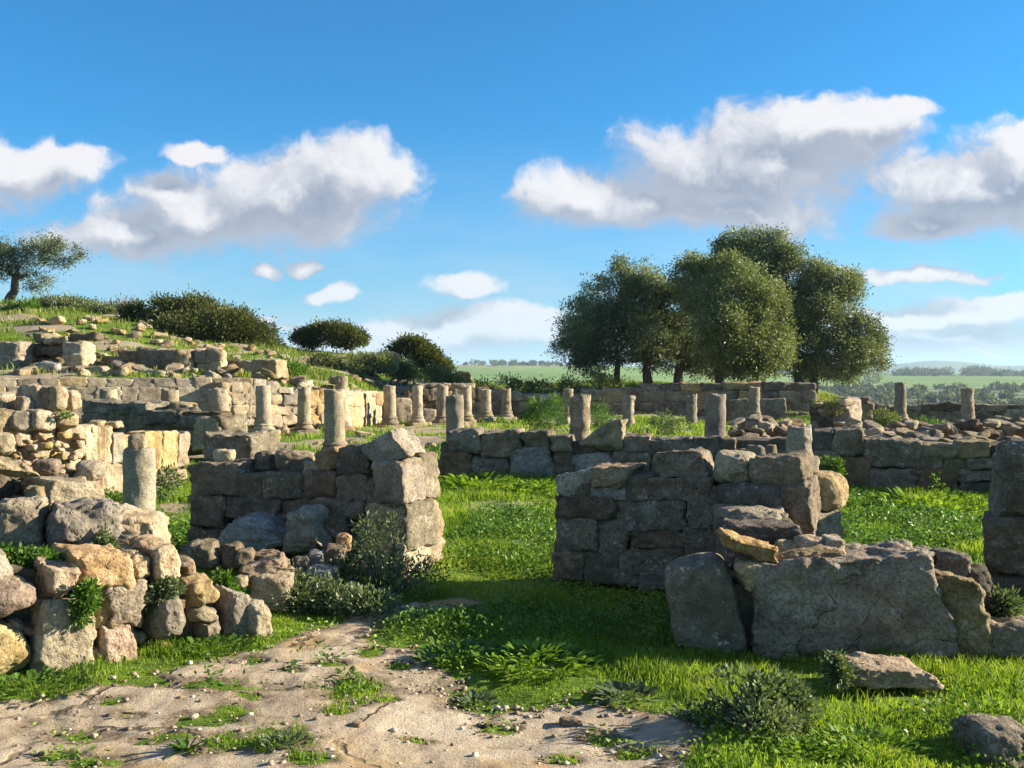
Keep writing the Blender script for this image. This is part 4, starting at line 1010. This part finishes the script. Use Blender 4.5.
bush('tall_weed', [(924, 424, 10, 5, 0), (940, 426, 10, 4, 0)], 24, 'low green weed right of the right hand moulded column', 'weed', 60, 14, .08, (.07, .02), 27, group=WB)
bush('tall_weed', [(826, 402, 14, 5, 0), (836, 406, 8, 6, -.2)], 18.7, 'yellow green grass tuft on top of the overgrown rubble lump', 'drygrass', 40, 12, .05, (.06, .014), 28, group=WB)
bush('wall_weed', [(826, 467, 4, 11, 0)], 13.5, 'upright leafy weed behind the round sandstone, the left of two', 'weed', 30, 12, .04, (.045, .018), 29, group=WB)
bush('wall_weed', [(836, 468, 4, 8, 0)], 13.5, 'upright leafy weed behind the round sandstone, the right of two', 'weed', 44, 14, .06, (.045, .018), 34, group=WB)
bush('wall_weed', [(936, 484, 6, 9, 0), (932, 494, 8, 6, 0)], 13.1, 'single pale green weed growing up the middle of the right back wall', 'clover', 26, 10, .04, (.045, .018), 30, group=WB)
bush('wall_weed', [(170, 480, 12, 10, 0), (163, 488, 10, 8, 0)], 12.6, 'dark trailing weed at the foot of the ochre panelled wall', 'shrubleaf', 60, 14, .07, (.045, .02), 31, group=WB)
bush('wall_weed', [(65, 414, 4, 3.5, 0)], 12.3, 'tiny green tuft on the pale blocks above the ochre panels', 'weed', 12, 10, .03, (.04, .02), 32, group=WB)
# foreground shrubs
bush('spiny_shrub', [(385, 560, 34, 26, 0), (372, 535, 18, 22, .1), (405, 575, 28, 18, -.1), (430, 572, 18, 14, .1), (350, 575, 24, 20, 0), (392, 530, 10, 14, .1)], 7.55, 'grey green spiny shrub in front of the sunlit wall end', 'shrubleaf', 190, 14, .06, (.034, .012), 41, shell=.15, stems=5, gap=.2)
bush('weed_bank', [(330, 598, 38, 16, 0), (300, 602, 24, 14, -.1), (365, 604, 34, 12, -.2), (318, 588, 16, 8, .2), (292, 584, 9, 18, .1)], 7.15, 'shaded mass of nettle like weeds at the foot of the boulder pile', 'shrubleaf', 420, 14, .06, (.034, .016), 42, cat='weed', shell=.2)  # darker leaf material stands in for the shadow over these weeds
bush('leafy_shrub', [(742, 700, 36, 26, 0), (706, 712, 24, 18, .1), (786, 706, 24, 22, .05), (760, 722, 40, 14, -.15), (724, 688, 22, 16, .1), (768, 690, 26, 18, .05), (802, 718, 14, 14, 0)], 4.75, 'dark leafy shrub growing out of the grass in the right foreground', 'shrubleaf', 330, 14, .055, (.032, .016), 43, shell=.15, stems=7, gap=.25)
bush('wall_plant', [(86, 602, 10, 12, 0), (80, 616, 8, 6, 0), (90, 590, 6, 8, 0)], 5.55, 'bright green plant growing between stones in the middle of the foreground wall', 'weed', 80, 16, .035, (.03, .014), 44, cat='plant', shell=.2)
bush('wall_plant', [(158, 592, 14, 10, 0), (170, 588, 10, 7, 0), (148, 600, 6, 8, 0)], 5.95, 'dark plant tucked above the egg shaped stone of the foreground wall', 'shrubleaf', 90, 16, .035, (.03, .014), 45, cat='plant', shell=.2)
bush('wall_plant', [(28, 562, 26, 9, 0), (6, 560, 18, 9, 0), (46, 572, 14, 8, 0), (26, 574, 12, 8, 0)], 5.75, 'wide green clump spilling over the left end of the foreground wall', 'weed', 260, 16, .04, (.035, .02), 46, cat='plant', shell=.2)
bush('wall_plant', [(228, 596, 8, 14, 0), (222, 584, 8, 8, 0), (232, 610, 5, 8, 0)], 6.45, 'green plant hanging between the ochre stones near the wall end', 'weed', 110, 16, .035, (.032, .016), 47, cat='plant', shell=.2)
bush('wall_plant', [(108, 548, 8, 8, 0), (104, 540, 5, 8, 0), (132, 554, 6, 4, 0)], 6.15, 'dark plant beside the long pale slab on the foreground wall', 'shrubleaf', 60, 16, .035, (.03, .015), 48, cat='plant', shell=.2)
bush('wall_plant', [(1000, 606, 16, 14, 0), (992, 618, 14, 10, 0)], 6.1, 'dark green plant between the boulder wall and the right edge pier', 'shrubleaf', 130, 16, .05, (.04, .02), 49, cat='plant', shell=.2)
bush('wall_plant', [(862, 672, 12, 12, 0)][:0] or [(838, 670, 9, 14, 0)], 5.25, 'dark stalky plant at the left end of the flat stone in the grass', 'shrubleaf', 60, 14, .04, (.035, .015), 50, cat='plant', shell=.2)
# low leafy clumps in the foreground: broad leaves rising from one base
def broadleaf(name, px, py, rad, hgt, n, ll, lw, mat, label, group, seed, lie=.85, cat='weed'):
    rs = np.random.RandomState(seed)
    Y = gY(py); X = (px - 512) / F * Y; z = float(height([X], [Y])[0])
    a = rs.uniform(0, 2 * np.pi, n); r = rad * np.sqrt(rs.uniform(0, 1, n))
    e = rs.uniform(.15, 1.0, n) * lie + .2
    base = np.stack([r * np.cos(a), r * np.sin(a) * .8, rs.uniform(0, hgt, n) * (1 - (r / rad) ** 2 * .7)], 1)
    d = np.stack([np.cos(a) * np.cos(e), np.sin(a) * np.cos(e), np.sin(e)], 1)
    s = np.stack([-np.sin(a), np.cos(a), 0 * a], 1) + rs.normal(size=(n, 3)) * .25
    L = (ll * rs.uniform(.5, 1.15, n))[:, None]; Wd = (lw * rs.uniform(.7, 1.2, n))[:, None]
    dn = np.array([0, 0, -1.0])
    v0 = base; v1 = base + d * L * .4 + s * Wd * .5 + dn * L * .02; v2 = base + d * L * .4 - s * Wd * .5 + dn * L * .02; vm_ = base + d * L * .42 - np.array([0, 0, 1]) * Wd * .18
    v3 = base + d * L * .8 + s * Wd * .3 + dn * L * .16; v4 = base + d * L * .8 - s * Wd * .3 + dn * L * .16; vt = base + d * L + dn * L * .30
    V = np.stack([v0, v1, vm_, v2, v3, v4, vt], 1).reshape(-1, 3)
    o = np.arange(n)[:, None] * 7
    tri = np.concatenate([o + np.array([[0, 1, 2]]), o + np.array([[0, 2, 3]]), o + np.array([[2, 1, 4]]), o + np.array([[3, 2, 5]]), o + np.array([[2, 4, 6]]), o + np.array([[2, 6, 5]])])
    tag(link(name, mesh_np(name, V, tris=tri), M[mat], None, (X, Y, z)), label, cat, group)
LW = 'leafy weeds by the path'
broadleaf('rosette_weed', 187, 756, .02, .01, 34, .11, .022, 'weed', 'single star shaped rosette of long leaves on the bare sandy path', LW, 61, .9)
broadleaf('dock_weed', 535, 668, .34, .12, 480, .085, .028, 'clover', 'large patch of broad bright leaves at the shadow edge in mid foreground', LW, 62)
broadleaf('dock_weed', 462, 662, .26, .10, 300, .075, .024, 'weed', 'leafy weed patch left of the broad bright leaves, partly in shadow', LW, 63)
broadleaf('dock_weed', 625, 700, .15, .05, 130, .08, .03, 'shrubleaf', 'small greyish clump of leaves left of the dark leafy shrub', LW, 64)
broadleaf('dock_weed', 476, 700, .10, .03, 80, .06, .025, 'shrubleaf', 'small dark clump at the tip of the grass beside the path', LW, 65)
broadleaf('dock_weed', 35, 694, .30, .07, 320, .06, .026, 'weed', 'wide leafy weed patch at the left foot of the foreground wall', LW, 66)
broadleaf('dock_weed', 212, 652, .22, .07, 200, .07, .028, 'weed', 'leafy weeds at the foot of the egg shaped stone', LW, 67)
broadleaf('dock_weed', 285, 752, .10, .03, 90, .05, .02, 'shrubleaf', 'dusty green weed tuft on the path right of the star rosette', LW, 68)
broadleaf('dock_weed', 868, 752, .26, .08, 300, .055, .022, 'clover', 'bright leafy weeds in the grass left of the corner boulder', LW, 69)
broadleaf('dock_weed', 800, 758, .15, .07, 220, .05, .02, 'clover', 'leafy weeds below the dark leafy shrub', LW, 70)
broadleaf('dock_weed', 900, 545, .36, .08, 460, .08, .035, 'weed', 'broad leaved weeds on the lawn behind the boulder wall', LW, 71)
broadleaf('dock_weed', 480, 492, .7, .16, 300, .16, .06, 'clover', 'bright leafy weeds at the foot of the back wall beside the sunlit wall end', LW, 72)
broadleaf('dock_weed', 540, 495, .5, .14, 200, .16, .06, 'clover', 'bright leafy weeds at the foot of the back wall left of the wall stump', LW, 73)
broadleaf('dock_weed', 930, 505, .9, .14, 330, .16, .06, 'clover', 'bright leafy weeds along the foot of the right back wall', LW, 74)

# ------------------------------------------------------------------ grass (one uncountable mass per ground)
def blades(name, x, y, hgt, wid, mat, seed, lean=.5):
    rs = np.random.RandomState(seed); n = len(x)
    z = height(x, y) - .005
    a = rs.uniform(0, 2 * np.pi, n); b = rs.uniform(0, 2 * np.pi, n)
    h = hgt * rs.uniform(.55, 1.25, n); w = wid * rs.uniform(.7, 1.3, n)
    l = h * lean * rs.uniform(.1, 1.3, n)
    dx, dy = np.cos(a) * l, np.sin(a) * l; sx, sy = np.cos(b) * w / 2, np.sin(b) * w / 2
    V = np.stack([np.stack([x - sx, y - sy, z], 1), np.stack([x + sx, y + sy, z], 1), np.stack([x + sx * .8 + dx * .35, y + sy * .8 + dy * .35, z + h * .6], 1),
                  np.stack([x - sx * .8 + dx * .35, y - sy * .8 + dy * .35, z + h * .6], 1), np.stack([x + dx, y + dy, z + h * .97], 1)], 1).reshape(-1, 3)
    o = np.arange(n)[:, None] * 5
    me = mesh_np(name, V, quads=o + np.array([[0, 1, 2, 3]]), tris=o + np.array([[3, 2, 4]]), smooth=False)
    tag(link(name, me, M[mat]), 'short bright green grass and clover covering the open ground', 'grass', None, 'stuff')
def scatter(n, y0, y1, spread, seed, power=1.0):
    rs = np.random.RandomState(seed)
    y = np.sqrt(rs.uniform(y0 ** 2, y1 ** 2, n)); x = rs.uniform(-spread, spread, n) * y
    return x, y, rs
def grow(n, y0, y1, hgt, wid, mat, seed, spread=.84, thin=.5, lean=.6):
    x, y, rs = scatter(n, y0, y1, spread, seed)
    v = veg_mask(x, y) * (1 - thin * sm(n2(x, y, 1.7, 77), .0, .45))
    k = rs.uniform(0, 1, n) < v ** 1.3
    x, y = x[k], y[k]
    hh = hgt * (.4 + 1.0 * sm(n2(x, y, 1.1, 78), -.4, .5)) * (.45 + .55 * sm(-path_d(x, y), 0, .5))
    blades('grass', x, y, hh, wid, mat, seed, lean)
grow(420000, 3.9, 9.3, .062, .0055, 'grass', 201, thin=.75)
grow(215000, 9.0, 15.0, .085, .011, 'grass', 202)
grow(110000, 14.5, 33, .13, .02, 'grass', 203, thin=.8)
x, y, rs = scatter(150000, 25, 47, .75, 204)
px = 512 + 1000 * x / y
k = (y > np.interp(px, *WALLY) + .6) & (rs.uniform(0, 1, len(x)) < (.15 + .85 * sm(n2(x, y, .35, 91), -.3, .3)) * (.15 + .85 * veg_mask(x, y)))
x, y = x[k], y[k]
blades('hill_grass', x, y, np.full(len(x), .17) * (.6 + .8 * sm(n2(x, y, .5, 92), -.4, .5)), .03, 'drygrass', 205)
# clover-like leaves in the near and middle lawn
x, y, rs = scatter(190000, 4.0, 15, .84, 206)
k = rs.uniform(0, 1, len(x)) < veg_mask(x, y) * sm(n2(x, y, 1.3, 95), -.25, .35)
x, y = x[k], y[k]; z = height(x, y) + rs.uniform(.015, .06, len(x))
dd = rs.normal(size=(len(x), 3)) * np.array([1, 1, .35])
v, q = leaf_quads(np.stack([x, y, z], 1), dd, .016 + .0016 * y, .011 + .0012 * y, rs=rs)
tag(link('ground_cover', mesh_np('ground_cover', v, quads=q, smooth=False), M['clover']), 'small round leaved ground cover mixed into the grass', 'ground cover', kind='stuff')
x, y, rs = scatter(240000, 4.1, 15, .84, 207)
k = rs.uniform(0, 1, len(x)) < veg_mask(x, y) * sm(n2(x, y, .9, 97, 4), .12, .5)
x, y = x[k], y[k]; hh_ = .02 + .11 * sm(n2(x, y, .9, 97, 4), .15, .7); z = height(x, y) + rs.uniform(.1, 1, len(x)) * hh_
dd = rs.normal(size=(len(x), 3)) * np.array([1, 1, .5]) + np.array([0, 0, .35])
v, q = leaf_quads(np.stack([x, y, z], 1), dd, .024 + .002 * y, .011 + .001 * y, rs=rs)
tag(link('ground_weeds', mesh_np('ground_weeds', v, quads=q, smooth=False), M['weed']), 'darker taller leafy weeds growing in patches through the grass', 'weeds', kind='stuff')
# pebbles and clods on the bare ground
def pebbles():
    rs = np.random.RandomState(301)
    n = 9000
    y = np.sqrt(rs.uniform(4.0 ** 2, 7.0 ** 2, n)); x = rs.uniform(-.6, .3, n) * y
    d = path_d(x, y)
    pr = np.where(d > -.12, .12 + .88 * np.exp(-((d - .02) / .10) ** 2), 0) * np.where(x > -.6, 1, .35)
    k = rs.uniform(0, 1, n) < pr; x, y = x[k], y[k]; z = height(x, y) + .008
    s = .004 + .014 * rs.uniform(0, 1, len(x)) ** 4
    p, q = cube_grid(2); p = p / np.linalg.norm(p, axis=1, keepdims=True)
    V = []; 
    for i in range(len(x)):
        j = p * (1 + rs.normal(size=(len(p), 1)) * .18) * s[i] * np.array([rs.uniform(.8, 1.6), rs.uniform(.8, 1.4), .75])
        an = rs.uniform(0, 6.28); c, sn = math.cos(an), math.sin(an)
        V.append(np.stack([j[:, 0] * c - j[:, 1] * sn + x[i], j[:, 0] * sn + j[:, 1] * c + y[i], j[:, 2] + z[i]], 1))
    Q = (np.arange(len(x))[:, None, None] * len(p) + q[None]).reshape(-1, 4)
    m, t = new_mat('pebbles')
    r = t.n('ShaderNodeNewGeometry').outputs['Random Per Island']
    c = t.ramp(r, [(0, (.07, .05, .035)), (.4, (.2, .15, .1)), (.75, (.36, .29, .21)), (1, (.5, .45, .38))])
    pb = t.n('ShaderNodeBsdfPrincipled', i={'Base Color': c, 'Roughness': .95}); t.n('ShaderNodeOutputMaterial', i={0: pb.outputs[0]})
    tag(link('pebbles', mesh_np('pebbles', np.vstack(V), quads=Q, smooth=False), m), 'pebbles and earth clods strewn over the bare path edge', 'pebbles', kind='stuff')
pebbles()
boulder('stone', 350, 723, 362, 734, 4.68, 'small pale pointed stone lying alone on the sandy path', 'pale', .05, k=3, cuts=6)
boulder('stone', 560, 720, 582, 727, 4.8, 'thin flat brown stone on the pebbly edge of the path', 'brown', .06, k=5, cuts=3)
boulder('stone', 228, 664, 246, 672, 5.7, 'flat whitish stone at the foot of the foreground wall end', 'pale', .1, k=5, cuts=4)
boulder('stone', 298, 634, 318, 642, 6.35, 'low buff stone where the trail leaves the foreground wall', 'pale', .1, k=4, cuts=4)

# ------------------------------------------------------------------ far vegetation
def far_wood():
    rs = np.random.RandomState(401); P_, D_ = [], []
    def add(px, Y, w, h, n):
        X = (px - 512) / F * Y; z = float(height([X], [Y])[0])
        p, d = clump_cloud([(np.array([X, Y, z + h * .5]), np.array([w, w, h * .55]))], n, 10, max(w, h) * .35, rs, .4)
        P_.append(p); D_.append(d)
    for i in range(70):
        px = rs.uniform(895, 1060); add(px, rs.uniform(1380, 1530), rs.uniform(4, 8), rs.uniform(5, 11) * (1.3 if 945 < px < 990 else .9), 26)
    for i in range(30): add(rs.uniform(460, 575), rs.uniform(1420, 1560), rs.uniform(3, 7), rs.uniform(3, 8), 22)
    for i in range(40): add(rs.uniform(830, 1060), rs.uniform(1400, 1560), rs.uniform(3, 6), rs.uniform(2, 5), 20)
    for i in range(150): add(rs.uniform(790, 1060), rs.uniform(480, 860), rs.uniform(2, 5), rs.uniform(2, 4.5), 22)
    for i in range(60): add(rs.uniform(450, 620), rs.uniform(380, 640), rs.uniform(2, 4), rs.uniform(2, 4), 22)
    add(872, 1000, 9, 12, 60)
    p = np.vstack(P_); d = np.vstack(D_)
    v, q = leaf_quads(p, d, 1.9, 1.1, rs=rs)
    tag(link('distant_woods', mesh_np('distant_woods', v, quads=q, smooth=False), M['bush']), 'hazy distant woods and scrub on the far fields', 'woods', kind='stuff')
far_wood()

# ------------------------------------------------------------------ air
def haze():
    x0, x1, y0, y1, z0, z1 = -9600, 9600, -40, 9700, -70, 125
    v = [(x, y, z) for x in (x0, x1) for y in (y0, y1) for z in (z0, z1)]
    q = [(0, 1, 3, 2), (4, 6, 7, 5), (0, 4, 5, 1), (2, 3, 7, 6), (0, 2, 6, 4), (1, 5, 7, 3)]
    m, t = new_mat('haze')
    pv = t.n('ShaderNodeVolumePrincipled', i={'Color': (.55, .76, 1.0, 1), 'Density': .00014, 'Anisotropy': .1})
    t.n('ShaderNodeOutputMaterial', i={'Volume': pv.outputs[0]})
    o = link('haze', mesh_np('haze', v, quads=q, smooth=False), m); tag(o, 'thin bluish haze over the far fields', 'haze', kind='stuff')
HAZE = True
if HAZE: haze()

# ------------------------------------------------------------------ light, sky, clouds
SUN_EL, SUN_AZ = math.radians(20), math.radians(8)           # azimuth measured from +X towards +Y
sd = Vector((math.cos(SUN_EL) * math.cos(SUN_AZ), math.cos(SUN_EL) * math.sin(SUN_AZ), math.sin(SUN_EL)))
li = bpy.data.lights.new('sun', 'SUN'); li.energy = 5.0; li.angle = math.radians(.5); li.color = (1, .87, .66)
so = bpy.data.objects.new('sun', li); col.objects.link(so); so.rotation_euler = sd.to_track_quat('Z', 'Y').to_euler(); so.location = (20, 2, 12)

world = bpy.data.worlds.new('World'); scene.world = world; world.use_nodes = True
world.node_tree.nodes.clear(); t = NT(world.node_tree)
sky = t.n('ShaderNodeTexSky', sky_type='NISHITA', sun_disc=False, sun_elevation=SUN_EL, sun_rotation=math.pi / 2 - SUN_AZ, altitude=100, air_density=1.0, dust_density=.6, ozone_density=2.5)
dirv = t.n('ShaderNodeTexCoord').outputs['Generated']
sep = t.n('ShaderNodeSeparateXYZ', i={0: dirv})
yc = t.math('MAXIMUM', sep.outputs[1], .05)
U = t.math('DIVIDE', sep.outputs[0], yc); V_ = t.math('DIVIDE', sep.outputs[2], yc)
p0 = t.n('ShaderNodeCombineXYZ', i={0: t.math('MULTIPLY', U, 10), 1: t.math('MULTIPLY', V_, 10), 2: 0.0}).outputs[0]
wn = t.vm('SUBTRACT', t.noise(p0, 1.6, 4, .55, out=1), (.5, .5, .5))
sc_ = t.vm('SCALE', wn); sc_.node.inputs['Scale'].default_value = .55
p1 = t.vm('ADD', p0, t.vm('MULTIPLY', sc_, (1, .8, 0)))
CL = [  # px, py, rx, ry
    (765, 165, 130, 66), (695, 172, 76, 56), (840, 128, 96, 34), (905, 112, 44, 18), (740, 214, 110, 24), (575, 196, 72, 32), (640, 205, 60, 22),
    (985, 190, 125, 52), (1040, 165, 90, 50), (940, 222, 80, 18),
    (285, 196, 120, 48), (345, 172, 72, 42), (205, 214, 130, 38), (165, 190, 42, 30), (130, 238, 105, 26),
    (20, 172, 85, 32), (-40, 185, 80, 40), (80, 160, 36, 20),
    (198, 150, 42, 14), (328, 294, 32, 12), (465, 287, 48, 16), (305, 266, 28, 9), (262, 272, 18, 8),
    (915, 274, 80, 9), (800, 268, 60, 5), (500, 325, 70, 22), (545, 318, 24, 10), (300, 330, 34, 8), (960, 340, 110, 22), (1000, 305, 80, 14), (420, 345, 70, 14), (980, 352, 40, 7), (370, 350, 90, 12), (450, 332, 110, 18), (930, 318, 120, 16), (250, 318, 40, 8)]
def mask(p):
    cur = None
    for (a, b, rx, ry) in CL:
        k_ = 1.12 if rx > 55 else 1.0
        ir = (100 / rx / k_, 100 / ry / k_, 0); c = ((a - 512) / 100, (HOR - b) / 100)
        d = t.vm('LENGTH', t.vm('MULTIPLY_ADD', p, ir, (-c[0] * ir[0], -c[1] * ir[1], 0)))
        cur = d if cur is None else t.math('SMOOTH_MIN', cur, d, .25)
    return t.math('SUBTRACT', 1.0, cur)
def dens(p):
    n = t.math('ADD', t.math('MULTIPLY', t.noise(p, 1.3, 6, .6), .68), t.math('MULTIPLY', t.noise(p, 4.2, 6, .62, dist=.3), .32))
    return t.math('ADD', t.math('MAXIMUM', mask(p), -.8), t.math('MULTIPLY', t.math('SUBTRACT', n, .5), 1.75))
D1 = dens(p1); D2 = dens(t.vm('ADD', p1, (.26, .30, 0)))
lit = t.rng(t.math('SUBTRACT', D1, D2), -.16, .72)
alpha = t.n('ShaderNodeMapRange', interpolation_type='SMOOTHSTEP', i={0: D1, 1: -.06, 2: t.rng(lit, 0, .7, .50, .36, 'LINEAR')}).outputs[0]
thick = t.rng(D1, .3, 1.0)
sh = t.math('MULTIPLY', t.math('SUBTRACT', 1.0, lit), t.math('ADD', .72, t.math('MULTIPLY', thick, .28)))
CB, CS = 1.0, 1.0
ccol = t.mix(sh, (6.0, 5.8, 5.8), (1.75, 2.05, 2.75))
lowfade = t.rng(V_, .0, .13, .75, .95)                         # far low clouds are thinner
infront = t.rng(sep.outputs[1], .05, .25)
alpha = t.math('MULTIPLY', t.math('MULTIPLY', alpha, lowfade), infront)
skyc = t.mix(1.0, sky.outputs[0], (.14, .80, 1.22), 'MULTIPLY')
vl_ = t.math('MULTIPLY', t.rng(V_, .26, .0, 0, .62), t.rng(t.noise(t.vm('MULTIPLY', p0, (.5, 1.6, 1)), 1.1, 5, .6), .3, .7, .45, 1))
skyc = t.mix(vl_, skyc, (4.0, 4.5, 5.2))
bk = t.math('MULTIPLY', t.rng(t.noise(t.vm('MULTIPLY', dirv, (1, 1, 2.2)), 2.3, 5, .6), .46, .60), t.math('MULTIPLY', t.rng(sep.outputs[1], .12, -.08), t.rng(sep.outputs[2], .03, .2, 0, .85)))  # unseen clouds behind the camera, added to whiten the fill light
fin = t.mix(alpha, skyc, ccol)
fin = t.mix(bk, fin, (4.2, 4.1, 4.1))
bg = t.n('ShaderNodeBackground', i={'Color': fin, 'Strength': .05})
t.n('ShaderNodeOutputWorld', i={0: bg.outputs[0]})
world.cycles.sampling_method = 'MANUAL'; world.cycles.sample_map_resolution = 512

# ------------------------------------------------------------------ camera and render
cam = bpy.data.cameras.new('camera'); co = bpy.data.objects.new('camera', cam); col.objects.link(co)
co.location = (0, 0, H); co.rotation_euler = (math.pi / 2, 0, 0)
cam.sensor_fit = 'HORIZONTAL'; cam.sensor_width = 36; cam.lens = 36 * F / 1024
cam.shift_y = -(384 - HOR) / 1024; cam.clip_start = .1; cam.clip_end = 30000
scene.camera = co
scene.render.resolution_x, scene.render.resolution_y = 1024, 768
vs = scene.view_settings; vs.view_transform = 'Standard'; vs.look = 'None'; vs.exposure = 1.68; vs.gamma = 1; vs.use_curve_mapping = False
cy = scene.cycles
cy.max_bounces = 6; cy.diffuse_bounces = 3; cy.glossy_bounces = 2; cy.transmission_bounces = 3; cy.transparent_max_bounces = 8; cy.volume_bounces = 0
cy.use_denoising = True
